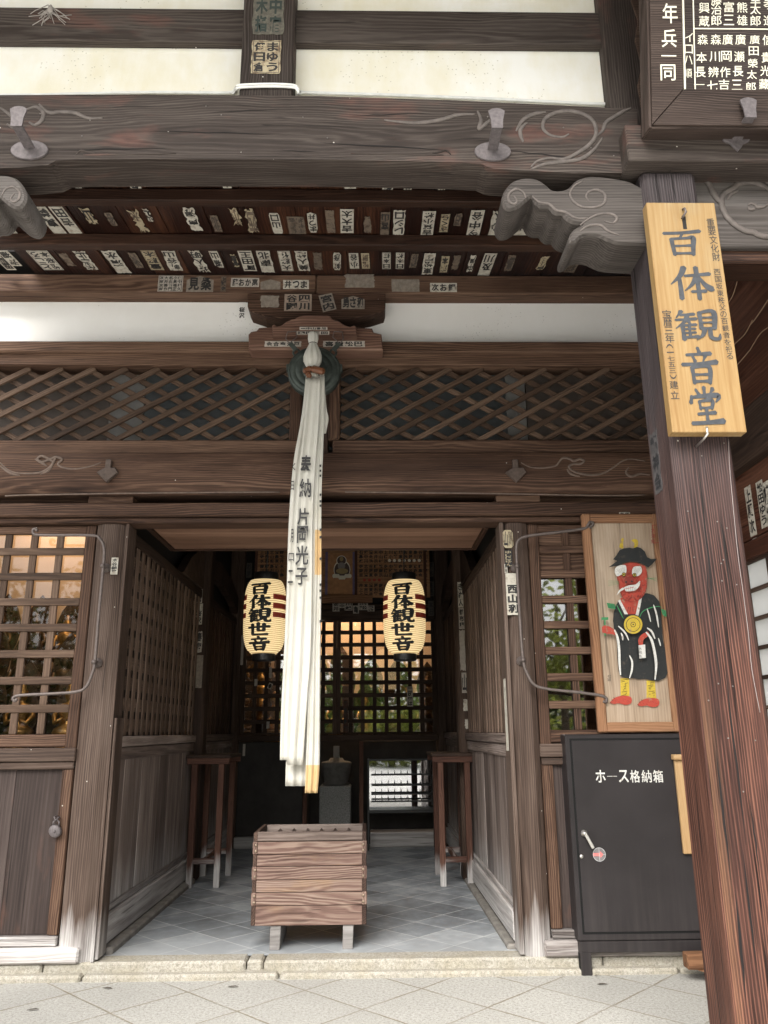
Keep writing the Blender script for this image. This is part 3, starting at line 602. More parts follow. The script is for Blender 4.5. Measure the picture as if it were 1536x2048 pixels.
# side walls of the entrance passage: gratings above, planks below
def side_wall(xf, sgn, y0, y1, bay):
    """xf: face seen from the passage; sgn = +1 wall lies towards -x"""
    X = lambda d: (xf-sgn*d)
    def bx(d0, d1, ya, yb, za, zb, b=.004): a_, b_ = sorted((X(d0), X(d1))); return (a_, b_, ya, yb, za, zb, b)
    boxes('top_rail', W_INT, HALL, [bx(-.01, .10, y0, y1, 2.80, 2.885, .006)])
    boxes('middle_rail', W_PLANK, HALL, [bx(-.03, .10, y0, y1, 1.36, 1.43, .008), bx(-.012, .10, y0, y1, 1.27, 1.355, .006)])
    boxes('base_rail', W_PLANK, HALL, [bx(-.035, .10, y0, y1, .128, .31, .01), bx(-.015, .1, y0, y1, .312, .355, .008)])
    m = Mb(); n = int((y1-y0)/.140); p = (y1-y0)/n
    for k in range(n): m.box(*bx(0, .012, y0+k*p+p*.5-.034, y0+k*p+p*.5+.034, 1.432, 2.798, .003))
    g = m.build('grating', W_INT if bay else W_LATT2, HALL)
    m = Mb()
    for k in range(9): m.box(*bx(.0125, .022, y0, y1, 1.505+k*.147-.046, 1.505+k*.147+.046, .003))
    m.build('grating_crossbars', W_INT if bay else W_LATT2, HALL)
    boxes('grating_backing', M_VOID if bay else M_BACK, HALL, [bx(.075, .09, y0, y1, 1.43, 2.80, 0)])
    m = Mb(); k = y0
    while k < y1-.01: e = min(k+random.uniform(.2, .34), y1); m.box(*bx(0+random.uniform(0, .004), .06, k, e-.003, .354, 1.272, .003)); k = e
    m.build('plank_panel', W_PLANK, HALL)
W_LATT2 = wood('side_grating_wood', (0.0494, 0.0323, 0.0228), (0.1406, 0.095, 0.0703), (0.285, 0.2052, 0.1577), ring=.014, ringamt=.2)
M_BACK = plain('brown_dark_backing', (.030, .022, .018), .85, .25, 5)
side_wall(-1.75, 1, 5.625, 8.10, 0); side_wall(-1.75, 1, 8.32, 10.3, 1); side_wall(.965, -1, 5.625, 8.0, 0); side_wall(.965, -1, 8.22, 10.3, 1)
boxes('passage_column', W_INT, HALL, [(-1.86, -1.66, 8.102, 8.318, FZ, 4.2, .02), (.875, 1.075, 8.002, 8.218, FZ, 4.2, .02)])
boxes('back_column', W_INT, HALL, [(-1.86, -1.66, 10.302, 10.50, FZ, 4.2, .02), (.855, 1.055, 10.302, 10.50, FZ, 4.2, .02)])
for X_, sg in ((-1.73, 1), (.945, -1)):                    # curved braces above the side walls
    m = Mb(); pts = [(8.32, 2.96), (8.7, 3.10), (9.2, 3.12), (9.8, 3.05), (10.3, 2.95), (10.3, 3.16), (9.7, 3.30), (9.0, 3.36), (8.5, 3.30), (8.32, 3.22)]
    m.prism([(X_, y, z) for y, z in pts], (-.08*sg, 0, 0)); m.build('curved_brace', W_INT, HALL)
    m = Mb(); pts = [(7.2, 2.89), (8.10, 2.89), (8.10, 3.3), (7.9, 3.28), (7.5, 3.10)]
    m.prism([(X_, y, z) for y, z in pts], (-.08*sg, 0, 0)); m.build('curved_brace', W_INT, HALL)
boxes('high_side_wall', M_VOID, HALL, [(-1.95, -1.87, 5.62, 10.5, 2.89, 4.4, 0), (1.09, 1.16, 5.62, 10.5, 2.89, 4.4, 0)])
# low canopy ceiling just inside the door
m = Mb()
for k in range(5): m.box(-1.60, .845, 5.625+k*.137, 5.76+k*.137, 2.905, 2.925, .002)
m.build('canopy_board', W_CANOPY, HALL)
boxes('canopy_frame', W_BATT, HALL, [(-1.64, .885, 6.312, 6.345, 2.893, 2.95, .004), (-1.64, -1.605, 5.625, 6.31, 2.89, 2.95, .004), (.85, .885, 5.625, 6.31, 2.89, 2.95, .004)])
boxes('hall_ceiling', M_VOID, HALL, [(-6, 6, 5.72, 14.2, 4.4, 4.45, 0)])
# back wall of the passage: two glazed gratings, dark panels under them
YB = 10.33
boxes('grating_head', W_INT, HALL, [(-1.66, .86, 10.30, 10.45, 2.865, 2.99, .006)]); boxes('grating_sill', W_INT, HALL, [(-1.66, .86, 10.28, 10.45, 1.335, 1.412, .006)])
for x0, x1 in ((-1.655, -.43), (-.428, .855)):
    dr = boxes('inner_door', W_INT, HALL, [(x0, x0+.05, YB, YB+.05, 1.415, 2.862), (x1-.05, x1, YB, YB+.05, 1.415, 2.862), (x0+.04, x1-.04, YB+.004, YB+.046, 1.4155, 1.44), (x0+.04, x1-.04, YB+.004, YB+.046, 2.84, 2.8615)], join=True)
    m = Mb(); n = 8 if x1 < 0 else 8; p = (x1-x0-.055)/n
    for k in range(1, n): m.box(x0+.0275+k*p-.025, x0+.0275+k*p+.025, YB+.014, YB+.034, 1.415, 2.862, .002)
    for k in range(1, 9): m.box(x0+.051, x1-.051, YB+.002, YB+.022, 1.415+k*.161-.026, 1.415+k*.161+.026, .002)
    m.build('grating', W_INT, dr)
    m = Mb(); m.box(x0+.05, x1-.05, YB+.042, YB+.045, 1.416, 2.861, 0); m.build('glass_pane', M_GLASS, dr)
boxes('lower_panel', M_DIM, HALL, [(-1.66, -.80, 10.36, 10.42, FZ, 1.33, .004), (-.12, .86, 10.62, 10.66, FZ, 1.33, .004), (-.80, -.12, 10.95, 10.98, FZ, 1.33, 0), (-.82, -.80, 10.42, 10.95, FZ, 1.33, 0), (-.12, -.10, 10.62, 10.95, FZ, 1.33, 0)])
boxes('recess_post', W_STAND, HALL, [(-.835, -.785, 10.30, 10.355, FZ, 1.33), (-.135, -.085, 10.30, 10.355, FZ, 1.33)])
boxes('foot_beam', W_PLANK, HALL, [(-1.66, -.84, 10.27, 10.355, FZ+.002, .22, .008), (.0, .86, 10.30, 10.60, FZ+.002, .26, .01)])
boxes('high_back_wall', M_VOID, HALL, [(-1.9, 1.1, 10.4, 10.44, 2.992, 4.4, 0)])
boxes('high_beam', W_INT, HALL, [(-1.66, .86, 10.26, 10.38, 3.0, 3.06, .005)])
# shell of the building (walls and roof that keep the light out)
boxes('outer_wall', M_BROWNB, HALL, [(-6, -3.25, 5.62, 5.7, 0, 4.4, 0), (2.52, 6, 5.62, 5.7, 0, 4.4, 0), (-6.1, -6, 5.6, 14.2, 0, 4.7, 0), (6, 6.1, 5.6, 14.2, 0, 4.7, 0), (-6, 6, 14.2, 14.3, 0, 4.7, 0)])
m = Mb(); m.prism([(-6.2, 5.42, 5.1), (-6.2, 14.4, 6.4), (-6.2, 14.4, 6.6), (-6.2, 5.42, 5.8)], (12.4, 0, 0)); m.build('roof', M_VOID, HALL)
# room behind the gratings: warm walls
boxes('hall_wall', M_PEACH, HALL, [(-1.9, 3.0, 12.7, 12.8, 1.0, 4.3, 0), (-5.9, -1.96, 7.5, 7.58, .3, 4.3, 0)])
boxes('hall_partition', M_BROWNB, HALL, [(1.9, 1.96, 10.5, 12.7, 0, 4.3, 0), (-2.5, -2.44, 10.5, 12.7, 0, 4.3, 0), (1.2, 5.9, 6.6, 6.66, .3, 4.3, 0)])
for z, y in ((1.30, 11.3), (1.62, 11.75), (1.95, 12.2)): boxes('altar_tier', W_INT, HALL, [(-2.4, 1.9, y, y+.44, .2, z, .006)])
for z, y in ((1.30, 6.35), (1.62, 6.75), (1.98, 7.12)): boxes('altar_tier', W_INT, HALL, [(-4.6, -2.0, y, y+.36, .2, z, .006)])
boxes('altar_tier', W_INT, HALL, [(1.25, 3.4, 6.0, 6.3, .2, 1.5, .006)])
# wing wall that runs forward on the right
WX = 2.45
boxes('wing_wall', W_WING, HALL, [(WX, WX+.06, 2.9, 5.4, 2.62, 4.9, .003)])
boxes('wing_rail', W_WING, HALL, [(WX-.03, WX+.05, 2.9, 5.4, 2.49, 2.60, .006)]); boxes('wing_beam', W_INT, HALL, [(WX-.10, WX+.05, 2.9, 5.4, 3.06, 3.40, .03)])
sh = boxes('shoji_screen', W_INT, HALL, [(WX, WX+.03, 4.99, 5.4, .2, 2.488), (WX, WX+.03, 2.9, 2.96, .2, 2.488)])
m = Mb(); m.box(WX+.022, WX+.028, 2.96, 4.99, .2, 2.488, 0); m.build('shoji_paper', M_SHOJI, sh)
m = Mb()
for k in range(13): m.box(WX+.0, WX+.02, 2.961, 4.989, .3+k*.182-.012, .3+k*.182+.012, .002)
for k in range(8): m.box(WX+.002, WX+.0205, 2.96+k*.29-.01, 2.96+k*.29+.01, .2, 2.488, .002)
m.build('shoji_grid', W_INT, sh)
relief_pts = [[(1505, 640), (1490, 668), (1468, 690), (1452, 716)], [(1536, 600), (1512, 636), (1500, 650)], [(1500, 700), (1478, 726), (1462, 740)], [(1536, 655), (1520, 668), (1500, 700)], [(1478, 550), (1466, 590), (1452, 612)]]
m = Mb()
for cv in relief_pts: m.tube([at(u, v, X=WX-.001) for u, v in curve(cv, 5)], .004, 5)
m.build('pale_scratches', plain('pale_scratch', (.30, .20, .13), .8), HALL)
# ------------------------------------------------------------------ porch
PORCH = thing('temple_porch', (-.5, 3.4, 0), 'weathered porch frame with carved rainbow beam and square posts before the hall', 'porch')
PX0, PX1, PY = 1.352, 1.628, 3.27; MC = -.505
def ppost(x0, x1):
    m = Mb(); m.box(x0, x1, PY, PY+.29, 0.0, 4.13, .022, rnd=.5); return m.build('porch_post', W_POST, PORCH)
ppost(PX0, PX1); ppost(2*MC-PX1, 2*MC-PX0)
boxes('post_cap', W_BEAM, PORCH, [(1.272, 2.7, 3.20, 3.5, 4.128, 4.34, .006)]); boxes('post_cap', W_BEAM, PORCH, [(2*MC-2.7, 2*MC-1.272, 3.20, 3.5, 4.128, 4.34, .006)])
bb = []                                                   # rainbow beam: outline of its front face, then depth
low = [(1275, 345), (1150, 346), (1040, 341), (990, 337), (978, 335), (962, 327), (900, 324), (768, 321), (640, 319), (400, 318), (250, 318), (150, 319), (112, 321), (96, 330), (40, 335), (-60, 338)]
top = [(-60, 190), (0, 190), (300, 189), (640, 192), (900, 200), (1150, 212), (1275, 218)]
m = Mb(); Yb = 3.30
fp = [at(u, v, Y=Yb) for u, v in low+top]
n = len(fp); off = (.2, .05, .03)
dep = .205
def lift(i, p): return p
vs = fp+[p+Vector((0, dep, 0)) for p in fp]
wc = [(p.x*1.0, p.z-4.38+.05, p.y-3.2) for p in vs]
m.add(vs, [list(range(n))]+[[i, n+i, n+(i+1) % n, (i+1) % n] for i in range(n)]+[[n+i for i in range(n)][::-1]], 0, wc, rnd=.6)
beam = m.build('rainbow_beam', W_BEAM, PORCH)
YR = Yb-.001
relief('carved_scroll', [[(1062, 334), (1075, 322), (1100, 316), (1128, 318), (1155, 306), (1180, 288), (1192, 268), (1188, 245), (1170, 230), (1140, 222), (1110, 226), (1090, 238), (1086, 256), (1100, 270), (1124, 274), (1138, 268)],
    [(1192, 272), (1205, 262), (1212, 245), (1228, 234), (1248, 222), (1262, 216)], [(1062, 338), (1090, 328), (1120, 324), (1160, 318), (1185, 302), (1205, 276)],
    [(955, 222), (962, 240), (958, 258), (975, 245), (985, 236)], [(768, 240), (830, 246), (880, 240), (915, 230), (950, 228)], [(1032, 262), (1046, 240), (1068, 228), (1092, 224)], [(1046, 284), (1040, 262), (1052, 246)]], YR, .0115, W_RIDGE, beam)
relief('carved_scroll', [[(0, 215), (20, 230), (34, 244), (30, 256), (14, 248)], [(78, 208), (92, 222), (104, 226), (120, 224), (150, 226), (175, 236), (205, 236)], [(50, 220), (72, 214), (86, 224), (84, 240), (70, 250), (58, 244)]], YR, .0115, W_RIDGE, beam)
for sgn, u0 in ((1, 152), (-1, 902)):
    relief('carved_tassel', [[(u0, 309), (u0+sgn*10, 301), (u0+sgn*22, 304), (u0+sgn*38, 307)], [(u0+sgn*14, 310), (u0+sgn*60, 309), (u0+sgn*200, 307)]], Yb-.001, .006, W_BEAM, beam)
M_CRACK = plain('dark_crack', (.006, .004, .0035), .95)
def cracks(parent, lst, Y, name='drying_cracks'):
    m = Mb(); rr = random.Random(len(lst)*7+int(Y*100))
    for u0, v0, u1, v1, wpx in lst:
        n_ = 7; Lp, Rp = [], []
        for i in range(n_+1):
            t = i/n_; c = at(u0+(u1-u0)*t+rr.uniform(-1, 1)*(abs(v1-v0) > abs(u1-u0)), v0+(v1-v0)*t+rr.uniform(-1, 1)*(abs(v1-v0) < abs(u1-u0)), Y=Y); hw = wpx*.0011*sin(pi*min(max(t, .03), .97))
            d = Vector((hw, 0, 0)) if abs(v1-v0) > abs(u1-u0) else Vector((0, 0, hw)); Lp.append(c-d); Rp.append(c+d)
        m.add(Lp+Rp, [[i, i+1, n_+2+i, n_+1+i] for i in range(n_)])
    return m.build(name, M_CRACK, parent)
PST = [o for o in PORCH.children if o.name.startswith('porch_post')][0]
cracks(PST, [(1393, 900, 1432, 1260, 3.5), (1440, 1020, 1462, 1200, 3), (1418, 1180, 1445, 1400, 3), (1450, 1330, 1492, 1690, 4), (1432, 1500, 1462, 1760, 4.5), (1486, 1700, 1512, 1930, 4), (1470, 1780, 1492, 2000, 5), (1410, 1120, 1424, 1240, 2.5), (1500, 1600, 1520, 1750, 3), (1340, 335, 1352, 402, 3), (1310, 345, 1316, 400, 2)], PY-.0008)
m = Mb(); m.tube([at(u, v, Y=PY-.0012) for u, v in curve([(1457, 878), (1459, 930), (1465, 1000), (1476, 1110), (1487, 1190), (1497, 1270), (1504, 1340), (1520, 1425)], 4)], .0016, 5); m.build('pale_split_line', plain('pale_line', (.24, .20, .19), .85), PST)
rr = random.Random(11); M_NAIL = plain('old_nail_head', (.13, .115, .105), .7, .4, 50)
m = Mb()
for k_ in range(16):
    z = 1.0+1.7*rr.random()**.6; x = rr.uniform(PX0+.03, PX1-.03); m.lathe([(.0034, 0), (.0034, .0012), (.001, .002)], (x, PY, z), 8, up=(0, -1, 0))
m.build('nail_heads', M_NAIL, PST)
cracks(beam, [(300, 262, 560, 268, 3), (640, 285, 900, 300, 3.5), (120, 300, 330, 296, 3), (700, 232, 860, 226, 2.5), (1010, 300, 1180, 320, 3), (420, 225, 560, 218, 2.5), (560, 300, 640, 303, 2)], YR-.0006)
m = Mb()
for k_ in range(15):
    u, v = rr.uniform(80, 1230), rr.uniform(205, 312); c = at(u, v, Y=YR); m.lathe([(.0042, 0), (.0042, .0015), (.0015, .003)], c, 8, up=(0, -1, 0))
m.build('nail_heads', M_NAIL, beam)
# carved nosings beside the posts
nose = [(1300, 383), (1262, 362), (1228, 355), (1205, 352), (1180, 351), (1155, 358), (1138, 374), (1122, 379), (1105, 378), (1090, 366), (1075, 357), (1052, 354), (1028, 360), (1012, 376), (1004, 394), (1006, 410), (1016, 420), (1034, 416), (1052, 402), (1063, 394), (1070, 406), (1082, 414), (1097, 415), (1103, 422), (1112, 428), (1124, 428), (1130, 436), (1142, 444), (1156, 447), (1163, 448), (1148, 458), (1139, 472), (1140, 486), (1152, 484), (1162, 474), (1180, 470), (1200, 473), (1212, 479), (1238, 487), (1300, 490)]
nose = [(u, v) for u, v in curve(nose, 3)]
fp = [at(u, v, Y=3.29) for u, v in nose]
sp = [[(1028, 392), (1034, 402), (1028, 408), (1018, 402), (1018, 388), (1032, 378), (1046, 384), (1052, 396)], [(1178, 402), (1172, 392), (1180, 382), (1196, 380), (1210, 390), (1208, 406), (1192, 414), (1166, 414), (1148, 404), (1140, 388), (1148, 372), (1166, 362)],
      [(1160, 450), (1180, 436), (1200, 428), (1222, 428), (1234, 436), (1226, 446), (1208, 442)], [(1160, 462), (1176, 452), (1200, 450), (1216, 462), (1238, 470)], [(1064, 392), (1078, 404), (1098, 408), (1112, 420), (1130, 424), (1152, 436), (1176, 436)]]
for mir in (0, 1):
    q = [Vector((2*MC-p.x, p.y, p.z)) for p in fp] if mir else fp
    m = Mb(); m.prism(q, (0, .25, 0), b=.012); ns = m.build('carved_nosing', W_NOSE, PORCH)
    m = Mb()
    for cv in sp:
        pts = [at(u, v, Y=3.289) for u, v in curve(cv, 6)]
        if mir: pts = [Vector((2*MC-p.x, p.y, p.z)) for p in pts]
        m.tube(pts, [.0075*(.4+.6*min(1, 3*min(i, len(pts)-1-i)/len(pts)+.1)) for i in range(len(pts))], 6, flat=(0, 1, 0))
    m.build('carved_spiral', W_RIDGE, ns)
# carved beam and plaster to the right of the post
boxes('side_beam', W_NOSE, PORCH, [(PX1+.001, 2.75, 3.36, 3.56, zz(492, 3.36), zz(352, 3.36), .008)])
boxes('side_beam_foot', W_BATT, PORCH, [(PX1+.001, 2.75, 3.39, 3.57, zz(522, 3.39), zz(493, 3.39), .01)])
k = lambda u, v: (1400+u*.127, 300+v*.127)
relief('carved_cloud', [[k(0, 415), k(60, 440), k(130, 520), k(200, 660), k(260, 760), k(330, 820)], [k(330, 820), k(380, 690), k(540, 590), k(600, 540), k(760, 500), k(900, 520), k(1100, 620), k(1200, 760)], [k(340, 800), k(350, 900), k(420, 1050), k(550, 1180), k(700, 1270), k(850, 1300), k(920, 1340), k(1100, 1370), k(1300, 1340)]], 3.358, .017, W_RIDGE, PORCH, taper=False)
relief('carved_cloud', [[k(760, 870), k(800, 840), k(870, 860), k(900, 900), k(1000, 890), k(1100, 840)], [k(760, 900), k(800, 935), k(870, 920)], [k(430, 780), k(500, 690), k(600, 640)], [k(900, 450), k(1000, 480), k(1100, 530)]], 3.358, .010, W_RIDGE, PORCH)
boxes('plaster_strip', P_FAC, PORCH, [(PX1-.05, 2.75, 3.44, 3.5, zz(360, 3.4), 4.13, 0)])
# wall above the rainbow beam
boxes('upper_plaster', P_TOP, PORCH, [(-2.75, at(1262, 150, Y=3.44).x+.02, 3.44, 3.5, 4.50, 5.9, 0)])
boxes('upper_beam', W_BEAM, PORCH, [(-2.75, 1.30, 3.39, 3.5, zz(84, 3.39), zz(19, 3.39), .006)])
boxes('king_strut', W_BEAM, PORCH, [(at(483, 93, Y=3.32).x, at(588, 93, Y=3.32).x, 3.32, 3.46, 4.545, 5.9, .008)])
boxes('end_strut', W_BEAM, PORCH, [(1.268, 1.50, 3.37, 3.52, 4.342, 5.9, .01)])
m = Mb(); m.prism([at(u, v, Y=3.36) for u, v in ((1262, 0), (1300, 0), (1310, 210), (1282, 212), (1275, 170), (1284, 130), (1270, 80), (1276, 40))], (0, .03, 0), b=.004); m.build('carved_bracket', W_INT, PORCH)
# porch ceiling: boards, battens across
CP = lambda off=0: ((0, 5.4, 4.90+off), (0, -.126, 1.0))
m = Mb(); x = -2.6; CB = []
while x < 3.2:
    e = min(x+random.uniform(.26, .34), 3.2); o1 = random.uniform(0, .006)
    L = 2.04; d = Vector((0, 1, .126)).normalized(); m.frame((x, 3.52, 4.90-.126*(5.4-3.52)+o1), (1, 0, 0), d, (0, -.125, .992), e-x-.004, L, .02, .003, 0, None, 1); CB.append(e); x = e
m.build('ceiling_boards', W_CEIL, PORCH)
for v0, v1 in ((402, 415), (490, 503)):
    p0 = at(640, v0, plane=CP(-.085)); p1 = at(640, v1, plane=CP(-.085))
    m = Mb(); d = Vector((0, 1, .126)).normalized(); m.frame((-2.9, p0.y, p0.z), (1, 0, 0), d, (0, -.125, .992), 6.1, max(.07, p1.y-p0.y), .082, .006); m.build('ceiling_batten', W_BATT, PORCH)
p = at(640, 362, plane=CP(-.085)); m = Mb(); m.frame((-2.9, p.y-.1, p.z), (1, 0, 0), (0, .992, .125), (0, -.125, .992), 6.1, .08, .082, .006); m.build('ceiling_batten', W_BATT, PORCH)
m = Mb(); m.prism([(-2.62, 3.505, 4.72), (-2.62, 5.6, 4.985), (-2.62, 5.6, 5.08), (-2.62, 3.505, 4.95)], (5.9, 0, 0)); m.build('porch_roof', M_VOID, PORCH)
m = Mb(); m.prism([(-4.5, 1.6, 5.75), (-4.5, 3.55, 6.05), (-4.5, 3.55, 6.25), (-4.5, 1.6, 5.93)], (9, 0, 0)); m.build('eave', W_BATT, PORCH)
# wrought-iron brackets
def hook(c, leaf, sc=1.0, parent=None):
    m = Mb(); c = V3(c); out = Vector((0, -1, 0)); pl = []
    if leaf: pl = [(-.062, .026), (-.02, .034), (.02, .034), (.062, .026), (.05, .004), (.026, -.008), (.018, -.022), (0, -.042), (-.018, -.022), (-.026, -.008), (-.05, .004)]
    else: pl = [(.074*cos(a), .045*sin(a)) for a in np.linspace(0, 2*pi, 22, endpoint=False)]
    m.prism([c+Vector((x*sc*1.25, -.012, z*sc*1.25)) for x, z in pl], (0, .012, 0), b=.003)
    m.bar(c+Vector((0, 0, .012)), c+Vector((0, -.15*sc, .012+.005)), .052*sc, .012, n=(0, 0, 1))
    t = c+Vector((0, -.152*sc, .006)); m.prism([t+Vector((x*sc, 0, z*sc)) for x, z in ((-.027, 0), (-.030, .05), (-.038, .085), (-.040, .10), (-.02, .112), (0, .116), (.02, .112), (.040, .10), (.038, .085), (.030, .05), (.027, 0))], (0, -.010, 0), b=.002)
    return m.build('iron_bracket', M_IRON, parent or PORCH)
hook(at(60, 302, Y=3.30), 0); hook(at(985, 305, Y=3.30), 0); hook(at(1472, 286, Y=3.20), 1, 1.0)

# ------------------------------------------------------------------ things on and before the hall
def pxg(m, g, x0, y0, x1, y1, mat=0, fit=True, lift=.0006, Y=None, plane=None, U=(1, 0, 0), Vd=(0, 0, -1)):
    """a character filling a cell of a flat board that stands at depth Y (or in a given plane)"""
    kw = dict(Y=Y) if plane is None else dict(plane=plane); U, Vd = V3(U), V3(Vd)
    c = at((x0+x1)/2, (y0+y1)/2, **kw); a, b = at(x0, (y0+y1)/2, **kw), at(x1, (y0+y1)/2, **kw); t, d = at((x0+x1)/2, y0, **kw), at((x0+x1)/2, y1, **kw)
    wd, hg = (b-a).length, abs((d-t).dot(Vd)); m.glyph(g, c-U*wd/2-Vd*hg/2, U, Vd, wd, hg, mat, fit, lift)
def pxcol(m, s, x0, y0, x1, y1, wpx, hpx, bold=.0, mat=0, **kw):
    n = len(s)
    for i, k in enumerate(s):
        if k == ' ': continue
        t = i/max(n-1, 1); x, y = x0+(x1-x0)*t, y0+(y1-y0)*t; pxg(m, ch(k, bold), x-wpx/2, y-hpx/2, x+wpx/2, y+hpx/2, mat, **kw)

# pale name board on the right-hand post
sg = thing('name_board', (1.495, 3.22, 2.70), 'pale new wooden board with five large brushed black characters on the right post', 'sign board')
m = Mb(); m.box(1.330, 1.660, 3.19, 3.245, 2.702, 3.88, .003); m.build('board', W_SIGN, sg)
m = Mb(); q = lambda x, y: (1240+x*.249, 390+y*.249)
for c, (x0, y0, x1, y1) in (('百', (345, 262, 662, 498)), ('体', (398, 572, 752, 842)), ('観', (440, 922, 797, 1172)), ('音', (495, 1222, 787, 1522)), ('堂', (553, 1542, 828, 1850))):
    pxg(m, br(c, 1.32), *q(x0, y0), *q(x1, y1), Y=3.1895)
m.build('large_characters', M_INKG, sg)
m = Mb(); pxcol(m, '重要文化財', *q(727, 222), *q(772, 498), 15.5, 16.5, .004, Y=3.1895); pxcol(m, '西国坂東秩父の百観音を祀る', *q(780, 620), *q(882, 1295), 13, 12.5, .002, Y=3.1895)
pxcol(m, '宝暦三年', *q(375, 955), *q(400, 1155), 18, 15.5, .006, Y=3.1895); pxcol(m, '︵一七五三︶', *q(398, 1215), *q(428, 1460), 14, 9.5, .004, Y=3.1895); pxcol(m, '建立', *q(432, 1525), *q(440, 1607), 17, 16, .006, Y=3.1895)
m.build('small_characters', M_INK, sg)
m = Mb(); c = at(1368, 440, Y=3.1895); m.box(c.x-.009, c.x+.009, 3.1885, 3.1893, c.z-.05, c.z+.02, 0); m.build('hanging_slot', M_VOID, sg)
m = Mb(); c = at(1369, 425, Y=3.175); m.tube([c+Vector(p) for p in ((0, .02, .03), (0, -.004, .02), (.003, -.01, -.004), (-.008, .0, -.02), (-.008, .015, -.022))], .0055, 6); m.build('nail_hook', M_ROD, sg)
m = Mb(); c = at(1415, 866, Y=3.17); m.tube([c+Vector(p) for p in ((-.012, .1, -.025), (-.008, .02, -.018), (0, 0, -.004), (0, 0, .028))], .0055, 6); m.build('nail_hook', M_STEEL, sg)

# large dark plaque of donor names, leaning forward on the beam
TL = radians(13); up = Vector((0, -sin(TL), cos(TL))); bk = Vector((0, cos(TL), sin(TL))); ex = Vector((1, 0, 0)); O = Vector((1.344, 3.09, 4.222))
pq = thing('donor_plaque', O+ex*.8, 'dark framed plaque carved with rows of pale donor names, leaning out over the post', 'plaque')
def pf(m, x, y, z, lx, ly, lz, **kw): return m.frame(O+ex*x+bk*y+up*z, ex, bk, up, lx, ly, lz, **kw)
m = Mb(); pf(m, 0, 0, 0, .012, .11, 1.3, b=.003); pf(m, .0115, .006, .0, 1.7, .11, .012, b=.003); m.build('outer_moulding', W_PLAQ, pq)
m = Mb(); m.prism([O+ex*x+up*z-bk*.004 for x, z in ((.013, .013), (.17, .19), (.17, 1.3), (.013, 1.3))], bk*.08, b=.004); m.build('frame_upright', W_PLAQ, pq)
m = Mb(); m.prism([O+ex*x+up*z-bk*.004 for x, z in ((.015, .011), (1.7, .011), (1.7, .19), (.173, .19))], bk*.08, b=.004); m.build('frame_foot', W_PLAQ, pq)
W_PANEL = wood('name_panel_wood', (.012, .009, .008), (.036, .027, .024), (.085, .066, .058), ring=.007, ringamt=.35, bstr=.4)
m = Mb(); pf(m, .165, .026, .185, 1.6, .03, 1.15, b=0); m.build('name_panel', W_PANEL, pq)
pln = (O+bk*.0255, tuple(bk)); pl2 = (O-bk*.0045, tuple(bk)); vd = -up; m = Mb(); f6 = lambda x, y: (1280+x/6, y/6)
kw = dict(plane=pln, U=ex, Vd=vd)
for s_, x0, ys, sz in (('森本長一', 752, (475, 690, 865, 1015), 21), ('森川辨七', 910, (475, 680, 865, 1030), 21), ('廣岡作吉', 1050, (475, 675, 865, 1015), 21), ('廣瀬長三', 1205, (475, 680, 855, 1020), 21), ('廣田榮太郎', 1375, (475, 612, 760, 895, 1040), 20), ('信貴光藏', 1530, (480, 690, 850, 1010), 20)):
    for i, (k_, y) in enumerate(zip(s_, ys)):
        x, yy = f6(x0-14*i*4/max(4, len(s_)), y); hh = 18 if len(s_) == 5 else 21; hh = 6 if k_ == '一' else hh
        pxg(m, ch(k_, .006), x-sz/2, yy-hh/2, x+sz/2, yy+hh/2, **kw)
for s_, x0, ys in (('興蔵', 770, (95, 255)), ('藤治郎', 915, (0, 115, 245)), ('富三', 1065, (85, 240)), ('熊雄', 1225, (90, 245)), ('幸太郎', 1385, (0, 110, 250)), ('孝造', 1545, (50, 245))):
    for k_, y in zip(s_, ys): x, yy = f6(x0, y); pxg(m, ch(k_, .006), x-10.5, yy-10.5, x+10.5, yy+10.5, **kw)
for i, k_ in enumerate('イロハ順'): x, yy = f6(588-4*i, (450, 590, 720, 880)[i]); pxg(m, ch(k_, 0), x-8, yy-9, x+8, yy+9, **kw)
m.build('donor_names', M_PALE, pq)
m = Mb()
for i, k_ in enumerate('年兵一同'): x, yy = f6((360, 350, 345, 335)[i], (160, 460, 670, 870)[i]); pxg(m, ch(k_, .008), x-15, yy-(20, 18, 5, 16)[i], x+15, yy+(20, 18, 5, 16)[i], plane=pl2, U=ex, Vd=vd)
m.build('frame_characters', M_PALE, pq)
m = Mb(); lo = lambda u, v: at(u, v, plane=(O+bk*.02, tuple(bk)))
a = lo(1367, 190); pf(m, a.x-O.x, .012, .188, .010, .012, 1.2, b=.001); pf(m, a.x-O.x+.0105, .012, .188, 1.4, .012, .008, b=.001)
b_ = lo(1389, 150); pf(m, b_.x-O.x, .021, .197, .006, .004, 1.2, b=.001); c_ = lo(1440, 58); pf(m, b_.x-O.x+.0065, .021, (c_-O).dot(up), 1.3, .004, .006, b=.001); m.build('gilt_lines', M_PALE, pq)

